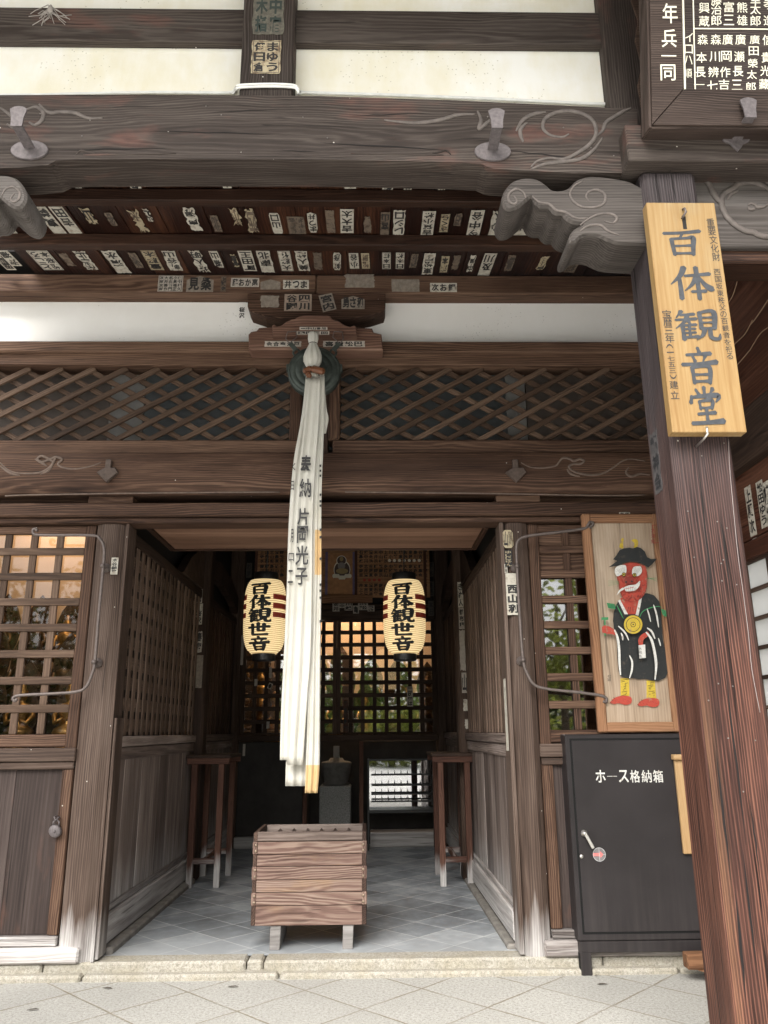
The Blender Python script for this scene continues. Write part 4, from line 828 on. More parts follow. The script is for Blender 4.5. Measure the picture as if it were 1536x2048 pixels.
# bronze gong and its carved hanger
gb = thing('gong_hanger', at(630, 698, Y=5.28), 'carved brown hanger board above the gong, edges stepped like clouds', 'hanger board')
m = Mb(); m.prism([at(u, v, Y=5.25) for u, v in ((497, 697), (497, 668), (502, 663), (513, 661), (518, 655), (545, 653), (712, 654), (744, 656), (747, 664), (763, 668), (766, 699), (760, 700), (502, 699))], (0, .14, 0), b=.008); m.build('base_board', wood('hanger_wood', (.03, .015, .010), (.115, .060, .042), (.24, .145, .105), ring=.014, ringamt=.3), gb)
m = Mb(); m.prism([at(u, v, Y=5.19) for u, v in ((545, 671), (544, 650), (549, 648), (553, 652), (563, 650), (572, 643), (583, 638), (590, 637), (598, 632), (610, 630), (655, 630), (661, 632), (664, 638), (676, 641), (690, 650), (700, 653), (708, 650), (713, 653), (714, 671))], (0, .06, 0), b=.007); m.build('cloud_board', MATS['hanger_wood'], gb)
GC = Vector((at(629, 745, Y=5.2).x, 5.2, at(629, 745, Y=5.2).z)); R_ = .193
go = thing('gong', GC-Vector((0, 0, R_)), 'round green bronze gong hanging behind the knot of the white cloth', 'gong')
m = Mb(); pr_ = [(.0, .062), (.045, .064), (.05, .058), (.085, .060), (.088, .055), (.092, .060), (.13, .054), (.134, .048), (.138, .052), (.165, .046), (.172, .040), (.178, .044), (.188, .034), (.193, .02), (.193, -.02), (.18, -.04), (0, -.06)]
m.lathe([(max(r, .002), z) for r, z in pr_], GC, 40, up=(0, -1, 0)); m.build('gong_body', M_BRONZE, go)
for sx in (-1, 1):
    m = Mb(); m.box(GC.x+sx*.188-.014, GC.x+sx*.188+.014, 5.17, 5.22, GC.z+.0, GC.z+.055, .004); m.build('side_lug', M_BRONZE, go)
    m = Mb(); a = GC+Vector((sx*.135, -.01, .145)); m.tube([a+Vector((.022*cos(t), 0, .028*sin(t)+.01)) for t in np.linspace(0, 2*pi, 14)], .008, 6)
    b2 = a+Vector((sx*.045, -.02, .075)); m.bar(a+Vector((0, -.012, .02)), b2, .034, .012); m.build('hanging_lug', M_BRONZE, go)
    m = Mb(); m.tube([b2+Vector((0, 0, -.01)), b2+Vector((sx*.03, -.01, .03)), b2+Vector((sx*.02, .0, .09)), b2+Vector((-sx*.04, .01, .10)), b2+Vector((-sx*.05, .0, .05)), b2+Vector((-.005*sx, -.01, 0))], .004, 5); m.build('wire_loop', M_ROD, go)

# bell cloth
bc = thing('bell_cloth', (at(600, 1585, Y=5.05).x, 5.05, at(600, 1585, Y=5.05).z), 'long pleated white cotton cloth with brushed characters and ochre ends hanging from the gong', 'hanging cloth')
def strip(rows, Y, ple, amp, ph, name, orange=(), thick=.012, n=22):
    cv = curve([(v, a, b) for v, a, b in rows], 5); vs, fs = [], []; mm = []; M = n+1
    for v, a, b in cv:
        for k in range(M):
            t = k/n; u = a+(b-a)*t; y = Y-1.3*amp*(sin(2*pi*(ple*t+ph)+v*.004)*.6+abs(sin(pi*(ple*.5*t+ph*.7)))*.8)*min(1, .35+(v-cv[0][0])/250)
            p = at(u, v, Y=Y); p.y = y; vs.append(p)
    N_ = len(vs); vs += [p+Vector((0, thick+amp*.6, 0)) for p in vs]; m = Mb(); R0 = len(cv)
    for i in range(R0-1):
        for k in range(n):
            q = [i*M+k, i*M+k+1, (i+1)*M+k+1, (i+1)*M+k]; fs.append(q); fs.append([N_+j for j in q][::-1])
    for i in range(R0-1):
        fs.append([i*M, (i+1)*M, N_+(i+1)*M, N_+i*M]); fs.append([i*M+n, N_+i*M+n, N_+(i+1)*M+n, (i+1)*M+n])
    for k in range(n): fs.append([k, N_+k, N_+k+1, k+1]); b0 = (R0-1)*M; fs.append([b0+k, b0+k+1, N_+b0+k+1, N_+b0+k])
    m.add(vs, fs, 0, smooth=True)
    for i, f in enumerate(m.f):
        zc = sum(m.v[j][2] for j in f)/len(f); xc = sum(m.v[j][0] for j in f)/len(f)
        for va, vb, tmin in orange:
            za, zb = zz(va, Y, 630), zz(vb, Y, 630)
            if zb < zc < za and (f[0] % N_ % M)/n >= tmin: m.m[i] = 1
    return m.build(name, [M_CLOTH, M_ORANGE], bc)
strip([(756, 611, 634), (800, 607, 632), (850, 600, 628), (930, 586, 620), (1050, 577, 612), (1180, 573, 606), (1300, 568, 603), (1400, 563, 600), (1460, 561, 599), (1520, 560, 598)], 5.075, 3, .008, .1, 'cloth_strip')
strip([(1040, 590, 618), (1300, 584, 622), (1440, 575, 616), (1572, 571, 612)], 5.10, 2.5, .008, .4, 'cloth_strip')
strip([(756, 617, 641), (850, 608, 637), (950, 598, 629), (1050, 592, 625), (1180, 588, 624), (1300, 583, 622), (1400, 580, 615), (1530, 575, 606)], 5.03, 2, .010, .55, 'cloth_strip')
strip([(752, 628, 649), (850, 629, 648), (1000, 624, 643), (1150, 621, 643), (1300, 616, 641), (1450, 614, 640), (1530, 612, 639), (1586, 610, 635)], 5.05, 2.5, .009, .2, 'cloth_strip', ((1068, 1158, .35), (1536, 1600, 0)))
strip([(742, 638, 648), (780, 643, 650), (815, 645, 653), (836, 644, 657), (850, 643, 655), (866, 640, 652)], 5.07, 1.5, .006, .3, 'cloth_flap')
kc = at(626, 690, Y=5.05)
m = Mb(); pk = [(.026, .10), (.034, .085), (.036, .05), (.030, .022), (.026, .012), (.030, .0), (.052, -.05), (.062, -.09), (.060, -.13), (.045, -.165), (.030, -.185), (.036, -.22), (.045, -.26)]; sg_ = 36; vs = []
for r, z in pk:
    for k_ in range(sg_): a = 2*pi*k_/sg_; rr = r*(1+.09*sin(9*a+z*14)+.04*sin(17*a)); vs.append(kc+Vector((cos(a)*rr, sin(a)*rr*.8, z)))
m.add(vs, [[i*sg_+k_, i*sg_+(k_+1) % sg_, (i+1)*sg_+(k_+1) % sg_, (i+1)*sg_+k_] for i in range(len(pk)-1) for k_ in range(sg_)]+[list(range(sg_))], 0, smooth=True); m.build('gathered_knot', M_CLOTH, bc)
m = Mb(); m.tube([kc+Vector((.027*cos(t), .022*sin(t), .012)) for t in np.linspace(0, 2*pi, 20)], .003, 5); m.build('tie_cord', M_BLACK, bc)
m = Mb(); p = at(628, 742, Y=4.99); m.bar(p+Vector((-.02, 0, .018)), p+Vector((.075, 0, -.005)), .046, .05, b=.014); m.bar(p+Vector((-.075, .012, -.004)), p+Vector((-.015, .01, .03)), .040, .045, b=.014); m.bar(p+Vector((-.055, .005, -.035)), p+Vector((-.02, .0, -.02)), .04, .05, b=.014); m.build('wooden_clamp', M_CLAMP, bc)
m = Mb()
for k_, (x0, y0, x1, y1) in (('奉', (601, 910, 623, 953)), ('納', (599, 957, 622, 995)), ('片', (595, 1016, 618, 1050)), ('岡', (594, 1052, 616, 1086)), ('光', (591, 1091, 617, 1130)), ('子', (591, 1135, 615, 1170))):
    pxg(m, ch(k_, .019), x0, y0, x1, y1, Y=5.008)
for k_, (x0, y0, x1, y1) in (('く', (584, 926, 591, 941)), ('日', (582, 962, 588, 980)), ('月', (581, 1058, 587, 1085)), ('ロ', (577, 1106, 588, 1122)), ('二', (576, 1140, 586, 1166))): pxg(m, ch(k_, .01), x0, y0, x1, y1, Y=5.053)
for v in (932, 942, 952, 990, 1003, 1012, 1060, 1075, 1118, 1170, 1182, 1196, 1243): 
    p = at(640.5, v, Y=5.026); m.add([p+Vector(q) for q in ((-.006, 0, .009), (.007, .001, .012), (.007, .001, -.004), (-.004, 0, -.009))], [[0, 1, 2, 3]])
m.build('brushed_characters', M_INK, bc)

# paper lanterns
LT = None
for u, lab in ((527.5, 'lit paper lantern left of the hanging cloth, partly behind it'), (810, 'lit paper lantern right of the hanging cloth, red bars fully seen')):
    c = at(u, 1308, Y=7.2); c = Vector((c.x, 7.2, c.z)); H_ = .668
    if LT is None:
        L0 = thing('paper_lantern', c, lab, 'lantern', 'paper lanterns over the passage'); LT = L0
        def RL(z): t = min(max(z/H_, 0), 1); return .115+(.195-.115)*(1-abs(2*t-1.04)**3.2)**.5 if abs(2*t-1.04) < 1 else .115
        m = Mb(); zs = np.linspace(0, H_, 40); m.lathe([(RL(z), z) for z in zs], c, 40); m.build('lantern_paper', M_LANT, L0)
        for nm, z0, z1, r in (('top_ring', H_-.004, H_+.075, .112), ('bottom_ring', -.06, .006, .105)):
            m = Mb(); m.lathe([(r*.98, z0), (r, z0+.006), (r, z1-.006), (r*.98, z1)], c, 28); m.build(nm, M_BLACK, L0)
        def wrap(vs, a0): 
            o = []
            for x, z, l in vs: a = a0+x/.185; r = RL(z)+.004+l*.0004; o.append(c+Vector((r*sin(a), -r*cos(a), z)))
            return o
        m = Mb(); ax = radians(-9)
        for i, k_ in enumerate('百体観世音'):
            vs, fs, _ = br(k_, 1.95); hh = .122; z1 = H_-.035-i*.1235
            m.add(wrap([((x-.5)*.20, z1-hh*(1-y), l) for x, y, l in vs], ax), fs)
        m.build('lantern_characters', M_BLKP, L0)
        for i in range(3):
            zt = H_-.145-i*.082; zb = zt-.048
            for a0, a1 in ((28, 84), (-52, -100)):
                m = Mb(); aa = [radians(a0+(a1-a0)*t/8) for t in range(9)]; vs = []
                for a in aa:
                    for z in (zt, zt-.016, zt-.032, zb): r = RL(z)+.003; vs.append(c+Vector((r*sin(a), -r*cos(a), z)))
                m.add(vs, [[j*4+k2, j*4+k2+1, j*4+k2+5, j*4+k2+4] for j in range(8) for k2 in range(3)]); m.build('red_bar', M_RED, L0)
        m = Mb(); m.tube([c+Vector((0, 0, H_+.07)), c+Vector((.004, 0, H_+.25)), c+Vector((0, 0, 4.39-c.z))], .006, 6); m.build('hanging_cord', M_BLACK, L0)
    else:
        L1 = copy_tree(LT); L1.location = c; L1['label'] = lab

# votive painting
vp = thing('votive_painting', (1.79, 5.38, 1.43), 'tall framed board painted with a red horned ogre in a black robe', 'painting')
m = Mb(); VX0, VX1, VZ0, VZ1 = 1.515, 2.08, 1.43, 2.935
m.box(VX0, VX0+.062, 5.36, 5.405, VZ0, VZ1, .008); m.box(VX1-.062, VX1, 5.36, 5.405, VZ0, VZ1, .008); m.box(VX0+.055, VX1-.055, 5.362, 5.40, VZ1-.065, VZ1-.001, .008); m.box(VX0+.055, VX1-.055, 5.362, 5.40, VZ0+.001, VZ0+.065, .008); m.build('frame', W_PFRAME, vp)
m = Mb(); m.box(VX0+.05, VX1-.05, 5.384, 5.398, VZ0+.05, VZ1-.05, 0, axis=2); m.build('panel', W_PAINT, vp)
YP = 5.3835; PG = Mb(); lay = [0]
def vpt(x, y): return at(960+x*.375, 980+y*.375, Y=YP)
def paint(pts, mat, sm=0):
    lay[0] += 1
    if sm: pts = curve(list(pts)+[pts[0]], sm)[:-1]
    PG.add([vpt(x, y)-Vector((0, .0003*lay[0], 0)) for x, y in pts], [list(range(len(pts)))], mat)
def stroke(pts, wd, mat, n=5, tip=.35):
    lay[0] += 1; cv = curve(pts, n) if len(pts) > 2 else [np.array(p, float) for p in pts]; L, Rr = [], []
    for i, p in enumerate(cv):
        t = cv[min(i+1, len(cv)-1)]-cv[max(i-1, 0)]; t = t/(np.linalg.norm(t)+1e-9); nn = np.array([-t[1], t[0]])*wd*.5*(tip+(1-tip)*min(1, 3*min(i, len(cv)-1-i)/len(cv)+.15)); L.append(p+nn); Rr.append(p-nn)
    pts = [vpt(*p)-Vector((0, .0003*lay[0], 0)) for p in L+Rr]; k = len(L); PG.add(pts, [[i, i+1, k+i+1, k+i] for i in range(k-1)], mat)
def disc(x, y, r, mat, ry=None): paint([(x+r*cos(a), y+(ry or r)*sin(a)) for a in np.linspace(0, 2*pi, 26)[:-1]], mat)
BK, RD, DR_, WH, YE, GR = 0, 1, 2, 3, 4, 5
for pts in ([(742, 305), (748, 280), (755, 260), (766, 258), (763, 285), (764, 312)], [(806, 270), (820, 262), (838, 265), (843, 285), (835, 308), (820, 306), (824, 284)]): paint(pts, YE, 3)
paint([(748, 1005), (795, 1003), (797, 1098), (750, 1098)], YE); paint([(888, 1015), (932, 1018), (940, 1112), (888, 1108)], YE)
for i in range(10):
    stroke([(752+random.uniform(0, 30), 1015+i*9), (764+random.uniform(0, 28), 1010+i*9)], 5, BK); stroke([(893+random.uniform(0, 30), 1028+i*8), (905+random.uniform(0, 28), 1024+i*8)], 5, BK)
for dx, dy in ((0, 0), (146, 12)):
    paint([(690+dx, 1136+dy), (706+dx, 1115+dy), (730+dx, 1103+dy), (765+dx, 1097+dy), (800+dx, 1103+dy), (808+dx, 1122+dy), (800+dx, 1140+dy), (770+dx, 1146+dy), (740+dx, 1138+dy), (712+dx, 1142+dy)], RD, 3)
    for x, y in ((718, 1122), (738, 1128), (770, 1115), (785, 1122)): stroke([(x+dx, y+dy), (x+dx+8, y+dy+7)], 5, DR_)
    for k_ in range(3): stroke([(700+dx+k_*9, 1138+dy-k_*12), (690+dx+k_*10, 1130+dy-k_*12)], 5, BK)
paint([(745, 578), (862, 560), (840, 668), (772, 668)], RD)
paint([(740, 588), (722, 615), (710, 655), (706, 700), (712, 740), (722, 770), (728, 830), (730, 900), (736, 965), (745, 992), (770, 1002), (790, 1006), (815, 1003), (840, 1010), (880, 1008), (915, 1017), (950, 1019), (985, 1003), (1001, 965), (990, 880), (972, 800), (966, 720), (962, 650), (952, 595), (925, 563), (890, 552), (864, 553), (850, 608), (832, 664), (776, 664), (752, 612)], BK)
paint([(733, 592), (744, 586), (786, 664), (768, 664)], WH); paint([(849, 566), (863, 562), (842, 672), (826, 668)], WH)
for a in (790, 800, 812): stroke([(a, 625), (a-4+(a-800)*.4, 650)], 5, BK)
paint([(728, 430), (742, 408), (770, 395), (800, 388), (845, 394), (880, 415), (886, 460), (882, 520), (868, 562), (835, 590), (800, 597), (765, 585), (745, 550), (735, 505), (727, 465)], RD, 3)
paint([(748, 545), (775, 548), (815, 544), (848, 515), (882, 470), (884, 520), (868, 562), (835, 591), (800, 598), (764, 586)], RD)
for i in range(70):
    t = random.random(); x, y = 752+t*126, random.uniform(500, 594)
    if (x-810)**2/72**2+(y-520)**2/74**2 < 1 and y > 548-max(0, x-820)*1.1: disc(x, y, 3.8, DR_)
for pts in ([(728, 432), (727, 465), (735, 505), (746, 552), (765, 586), (800, 598)], [(884, 440), (885, 490), (880, 530), (866, 564), (836, 592), (800, 598)], [(742, 470), (752, 482), (756, 500)], [(840, 468), (830, 480), (826, 498)], [(775, 428), (790, 438), (802, 428)], [(780, 444), (790, 452), (800, 444)]): stroke(pts, 3.2, DR_)
paint([(680, 416), (705, 398), (725, 382), (704, 374), (722, 352), (738, 326), (760, 316), (790, 312), (810, 316), (830, 308), (852, 314), (872, 332), (884, 362), (905, 372), (936, 371), (915, 396), (890, 418), (866, 402), (830, 388), (795, 386), (760, 393), (730, 408)], BK)
for pts in ([(712, 442), (714, 424), (728, 411), (750, 404), (770, 407), (775, 430), (770, 448), (748, 456), (725, 464)], [(806, 458), (804, 435), (812, 416), (832, 410), (850, 413), (857, 434), (850, 452), (832, 464)]): paint(pts, WH, 3)
for i in range(5): stroke([(722+i*11, 425-i*3), (742+i*5, 447)], 1.6, BK); stroke([(850-i*9, 420-i*1), (832-i*4, 450)], 1.6, BK)
for x, y in ((760, 455), (816, 458)): disc(x, y, 11, BK); disc(x, y, 7.5, YE); disc(x, y, 4.5, BK)
paint([(762, 490), (768, 474), (790, 465), (808, 474), (813, 490), (800, 504), (775, 506)], DR_, 3); disc(772, 495, 5, BK); disc(802, 492, 5, BK)
paint([(762, 522), (790, 512), (822, 508), (845, 488), (842, 515), (822, 538), (790, 545), (768, 542)], WH, 3); stroke([(764, 531), (792, 527), (815, 522)], 3, RD)
for x in (772, 783, 794, 805): stroke([(x, 520), (x, 542)], 2, BK)
paint([(720, 567), (733, 540), (750, 526), (764, 526), (758, 536), (738, 548)], WH)
for i in range(6): stroke([(735, 490+i*3), (675, 487+i*6)], 1.8, GR); stroke([(885, 478-i), (935, 470+i*5)], 1.8, GR)
for pts in ([(667, 606), (690, 610), (713, 612), (713, 640), (690, 638), (673, 632)], [(954, 638), (975, 645), (996, 654), (992, 680), (972, 678), (962, 668)]): paint(pts, GR)
for k_ in range(4): stroke([(672, 612+k_*6), (712, 616+k_*6)], 2.5, BK); stroke([(960, 645+k_*8), (990, 660+k_*6)], 2.5, BK)
stroke([(716, 612), (735, 650), (755, 690)], 5, GR); stroke([(838, 690), (855, 655), (890, 636), (930, 626), (958, 630)], 5, GR)
disc(806, 722, 51, BK); disc(806, 722, 49, YE); disc(806, 722, 38, BK); disc(806, 722, 35, YE); disc(806, 722, 14, BK); disc(806, 722, 11, YE); disc(806, 722, 4, BK)
paint([(637, 684), (674, 683), (675, 697), (638, 698)], GR); stroke([(656, 695), (657, 782)], 7, GR, tip=1)
paint([(640, 735), (655, 726), (680, 732), (712, 752), (712, 778), (690, 772), (664, 770), (642, 764)], RD)
for y in (738, 747, 757, 764): stroke([(642, y), (664, y+3)], 3, DR_)
stroke([(664, 728), (668, 745), (666, 768)], 3, DR_); stroke([(682, 735), (710, 752)], 2.5, DR_)
stroke([(888, 768), (858, 786), (845, 806), (847, 832)], 26, RD, tip=.8)
paint([(833, 832), (868, 828), (872, 898), (838, 902)], WH)
for i, k_ in enumerate('大和桂'): pxg(PG, ch(k_, 0), 960+846*.375, 980+(838+i*20)*.375, 960+862*.375, 980+(854+i*20)*.375, BK, Y=YP-.0003*(lay[0]+1))
for pts, wd in (([(706, 750), (722, 790), (730, 850), (733, 930), (738, 990)], 13), ([(726, 730), (750, 752), (768, 775), (781, 806)], 9), ([(740, 766), (748, 785), (750, 806)], 8), ([(785, 886), (799, 920), (797, 965), (785, 1006)], 10), ([(872, 762), (900, 800), (918, 870), (926, 940), (920, 1014)], 14), ([(878, 740), (903, 760), (920, 798)], 10), ([(878, 638), (888, 670), (897, 708)], 7), ([(912, 618), (928, 670), (939, 738)], 9), ([(937, 794), (944, 815), (949, 836)], 7)): stroke(pts, wd, WH)
for a, b in (((906, 198), (940, 196)), ((940, 196), (942, 288)), ((942, 288), (908, 292)), ((908, 292), (906, 198))): stroke([a, b], 3, DR_, tip=1)
for i, k_ in enumerate('大津絵'): pxg(PG, ch(k_, 0), 960+912*.375, 980+(203+i*30)*.375, 960+936*.375, 980+(226+i*30)*.375, DR_, Y=YP-.0003*(lay[0]+2))
for i, k_ in enumerate('松顕'): pxg(PG, ch(k_, 0), 960+680*.375, 980+(985+i*19)*.375, 960+698*.375, 980+(1002+i*19)*.375, BK, Y=YP-.0003*(lay[0]+2))
PG.build('painted_ogre', [M_BLKP, M_RED, M_DRED, M_WHITE, M_YEL, M_GRN], vp)

# fire-hose cabinet
CX0, CX1, CY0, CY1 = 1.283, 2.19, 5.345, 5.60
hc = thing('hose_cabinet', (1.73, 5.47, 0), 'dark brown steel fire hose cabinet with white lettering below the painting', 'cabinet')
m = Mb(); m.box(CX0, CX1, CY0, CY1, .192, 1.42, .006); m.build('body', M_CAB, hc)
m = Mb(); m.box(CX0+.008, CX1-.008, CY0+.006, CY1-.01, .125, .189, .004); m.box(CX0+.008, CX0+.075, CY0+.006, CY0+.06, .0, .13, .004); m.box(CX1-.075, CX1-.008, CY0+.006, CY0+.06, .0, .13, .004); m.box(CX0+.009, CX0+.07, CY1-.02, CY1-.012, .088, .13, .002); m.build('stand', M_CAB, hc)
m = Mb(); m.box(CX0+.0055, CX0+.0075, CY0+.02, CY0+.055, .03, .12, 0); m.build('side_opening', M_CABG, hc)
m = Mb(); m.box(CX0+.028, CX1-.028, CY0-.0015, CY0+.002, .230, 1.394, 0); m.build('door_gap', M_CABG, hc)
m = Mb(); m.box(CX0+.041, CX1-.041, CY0-.006, CY0+.0, .243, 1.381, .003); dr = m.build('door', M_CAB, hc)
m = Mb(); c = at(1169, 1667, Y=CY0-.02); m.lathe([(.019, -.0), (.021, .004), (.021, .010), (.012, .014), (.011, .03), (.005, .032)], (c.x, CY0-.006, c.z), 18, up=(0, -1, 0)); e = at(1187, 1697, Y=CY0-.035); m.bar((c.x, CY0-.033, c.z+.006), (e.x, CY0-.033, e.z), .02, .010, b=.004); m.build('handle', M_STEEL, dr)
m = Mb(); c = at(1163, 1713, Y=CY0-.006); m.lathe([(.011, 0), (.0115, .002), (.010, .004)], (c.x, CY0-.006, c.z), 16, up=(0, -1, 0)); m.build('keyhole', M_STEEL, dr)
m = Mb(); c = at(1198.5, 1709, Y=CY0-.0065)
N_ = 28; r = .041
m.add([(c.x+r*cos(2*pi*k_/N_), CY0-.0068, c.z+r*sin(2*pi*k_/N_)) for k_ in range(N_)], [list(range(N_))], 0)
for r0, r1 in ((.0385, .041),):
    m.add([(c.x+q*cos(2*pi*k_/N_), CY0-.0074, c.z+q*sin(2*pi*k_/N_)) for q in (r0, r1) for k_ in range(N_)], [[k_, (k_+1) % N_, N_+(k_+1) % N_, N_+k_] for k_ in range(N_)], 1)
m.add([(c.x+x, CY0-.0078, c.z+z) for x, z in ((-.039, .009), (.006, .009), (.006, .02), (.026, 0), (.006, -.02), (.006, -.009), (-.039, -.009))], [list(range(7))], 2)
m.add([(c.x+x, CY0-.0082, c.z+z) for x, z in ((-.001, -.039), (.001, -.039), (.001, .039), (-.001, .039))], [[0, 1, 2, 3]], 1); m.add([(c.x+x, CY0-.0086, c.z+z) for x, z in ((.024, -.001), (.039, -.001), (.039, .001), (.024, .001))], [[0, 1, 2, 3]], 1)
m.build('round_sticker', [plain('sticker_grey', (.16, .15, .15), .5), plain('sticker_line', (.48, .48, .48), .6), plain('sticker_red', (.62, .16, .15), .6)], dr)
m = Mb()
for i, k_ in enumerate('ホース格納箱'): pxg(m, ch(k_, (.012 if i > 2 else .014) if k_ != 'ー' else .03), 1191+i*23, 1540+(11 if k_ == 'ー' else 0), 1211+i*23, 1565-(11 if k_ == 'ー' else 0), Y=CY0-.0062)
m.build('white_lettering', M_WHITE, dr)
boxes('hinge', M_CABG, hc, [(CX1-.03, CX1-.012, CY0-.012, CY0, z, z+.11, .003) for z in (.36, 1.2)])
nb = thing('notice_board', (2.1, 5.31, .68), 'tan plywood notice board with a small roof, hung on the cabinet door behind the post', 'notice board')
a, b = at(1348, 1520, Y=5.318), at(1362, 1708, Y=5.318)
m = Mb(); m.box(a.x, a.x+.32, 5.308, 5.334, b.z, a.z, .004); m.build('board', W_NOTE, nb); m = Mb(); m.box(a.x-.012, a.x+.332, 5.285, 5.336, a.z+.001, a.z+.035, .004); m.build('cap', W_NOTE, nb)
bf = thing('trestle_foot', (at(1400, 1950, Z=0)), 'brown timber foot of a bench showing behind the right post', 'bench foot')
a = at(1373, 1962, Z=0); m = Mb(); m.box(a.x, a.x+.5, a.y-.05, a.y+.03, .07, .155, .006); m.build('cross_beam', W_NOTE if False else W_PFRAME, bf)
m = Mb(); m.prism([(a.x+.06, a.y-.06, .069), (a.x+.30, a.y-.06, .069), (a.x+.30, a.y-.06, 0), (a.x+.21, a.y-.06, 0), (a.x+.17, a.y-.06, .04)], (0, .1, 0), b=.004); m.build('shaped_foot', W_PFRAME, bf)

# offertory box
ob = thing('offertory_box', (-.41, 5.92, FZ), 'slatted wooden offertory box with finger-jointed sides in the middle of the doorway', 'offertory box')
bx0, bx1, by0, by1, bz0, bz1 = -.755, -.055, 5.66, 6.17, .232, .745
m = Mb()
m.box(bx0-.005, bx1+.005, by0+.004, by0+.035, bz1+.0, .803, .005); m.build('top_plank', wood('box_top_wood', (0.06, 0.042, 0.0348), (0.162, 0.123, 0.105), (0.276, 0.228, 0.198), ring=.014, ringamt=.3), ob)
for z0, z1, rv in ((bz0, .350, .45), (.352, .430, .75), (.432, .506, .95), (.508, .588, .55), (.590, .663, .35), (.665, .742, .6)):
    m = Mb(); m.box(bx0, bx1, by0+random.uniform(0, .002), by0+.034, z0, z1-.0015, .003, rnd=rv); m.build('front_plank', W_BOX, ob)
for z0, z1 in ((.665, .742), (.508, .588), (.352, .430)):
    for xa, xb in ((bx0-.032, bx0+.001), (bx1-.001, bx1+.032)):
        m = Mb(); m.box(xa, xb, by0-.002, by0+.036, z0, z1, .004); m.build('joint_finger', W_BOX, ob)
    m = Mb()
    for x in (bx0-.01, bx1+.008):
        for z in (z0+.02, z1-.02): m.lathe([(.0095, 0), (.0095, .003), (.005, .007), (.0005, .008)], (x, by0-.002, z), 12, up=(0, -1, 0))
    m.build('nail_heads', M_STEEL if False else plain('aged_brass', (.30, .23, .17), .45, .2, 50, 0, Metallic=.6) if 'aged_brass' not in MATS else MATS['aged_brass'], ob)
for x0, x1 in ((bx0-.028, bx0-.001), (bx1+.001, bx1+.028)):
    m = Mb(); m.box(x0, x1, by0+.003, by1, bz0, bz1+.055, .003, axis=1); m.build('side_board', wood('box_side_wood', (.018, .010, .008), (.06, .035, .026), (.15, .10, .075)) if 'box_side_wood' not in MATS else MATS['box_side_wood'], ob)
m = Mb(); m.box(bx0, bx1, by1-.03, by1-.002, bz0, bz1+.052, .004); m.build('back_board', MATS['box_top_wood'], ob)
m = Mb(); m.box(bx0+.001, bx1-.001, by0+.036, by1-.032, bz0+.02, bz0+.05, .002); m.build('inner_floor', M_VOID, ob)
for k_ in range(6):
    x = bx0+.10+k_*.0995; m = Mb(); m.prism([(x-.035, by0+.036, .735), (x+.035, by0+.036, .735), (x, by0+.036, .775)], (0, by1-by0-.068, 0)); m.build('slat', MATS['box_top_wood'], ob)
for x in (-.62, -.145):
    m = Mb(); m.prism([(x-.036, by0+.015, bz0-.001), (x+.034, by0+.015, bz0-.001), (x+.028, by0+.015, FZ), (x-.038, by0+.015, FZ)], (0, .46, 0), b=.004); m.build('runner', W_GREY, ob)

# two tall candle stands
def stand(c, label):
    t = thing('tall_stand', c, label, 'stand', 'tall stands along the passage walls')
    W_, D_, Hh = .42, .68, 1.155; hx, hy = W_/2, D_/2
    for sx in (-1, 1):
        for sy in (-1, 1):
            m = Mb(); x, y = c.x+sx*(.125), c.y+sy*(hy-.03); m.box(x-.027, x+.027, y-.027, y+.027, FZ, FZ+1.075, .004); m.build('leg', W_STAND, t)
    m = Mb(); m.box(c.x-hx, c.x+hx, c.y-hy, c.y+hy, FZ+1.13, FZ+1.16, .005, axis=1); m.build('top_board', W_INT, t)
    for sy in (-1, 1):
        m = Mb(); y = c.y+sy*(hy-.012); m.box(c.x-hx+.01, c.x+hx-.01, y-.012, y+.012, FZ+1.076, FZ+1.129, .003); m.build('apron', W_STAND, t)
        m = Mb(); y = c.y+sy*(hy-.03); m.box(c.x-.097, c.x+.097, y-.016, y+.016, FZ+.20, FZ+.25, .003); m.build('stretcher', W_STAND, t)
    m = Mb(); m.box(c.x-.02, c.x+.02, c.y-hy+.048, c.y+hy-.048, FZ+.21, FZ+.245, .003); m.build('stretcher', W_STAND, t)
    return t
stand(Vector((-1.535, 8.155, FZ)), 'tall narrow red-brown stand against the left passage wall')
stand(Vector((.79, 8.09, FZ)), 'tall narrow red-brown stand against the right passage wall')
# stone in the recess
sp_ = thing('stone_monument', (-.425, 10.6, FZ), 'rounded memorial stone on a grey granite block in the dark recess', 'stone')
m = Mb(); m.box(-.64, -.245, 10.45, 10.8, FZ, .79, .012); m.build('granite_block', G_BLOCK, sp_)
m = Mb(); m.lathe([(.16, 0), (.185, .015), (.15, .04), (.165, .10), (.19, .20), (.195, .27), (.18, .285), (.10, .30), (.08, .33)], (-.435, 10.62, .791), 20, sx=1, sy=.8); m.build('rounded_stone', M_STONE, sp_)
m = Mb(); m.box(-.475, -.395, 10.58, 10.62, 1.10, 1.27, .004); m.build('memorial_tablet', M_LGREY, sp_)
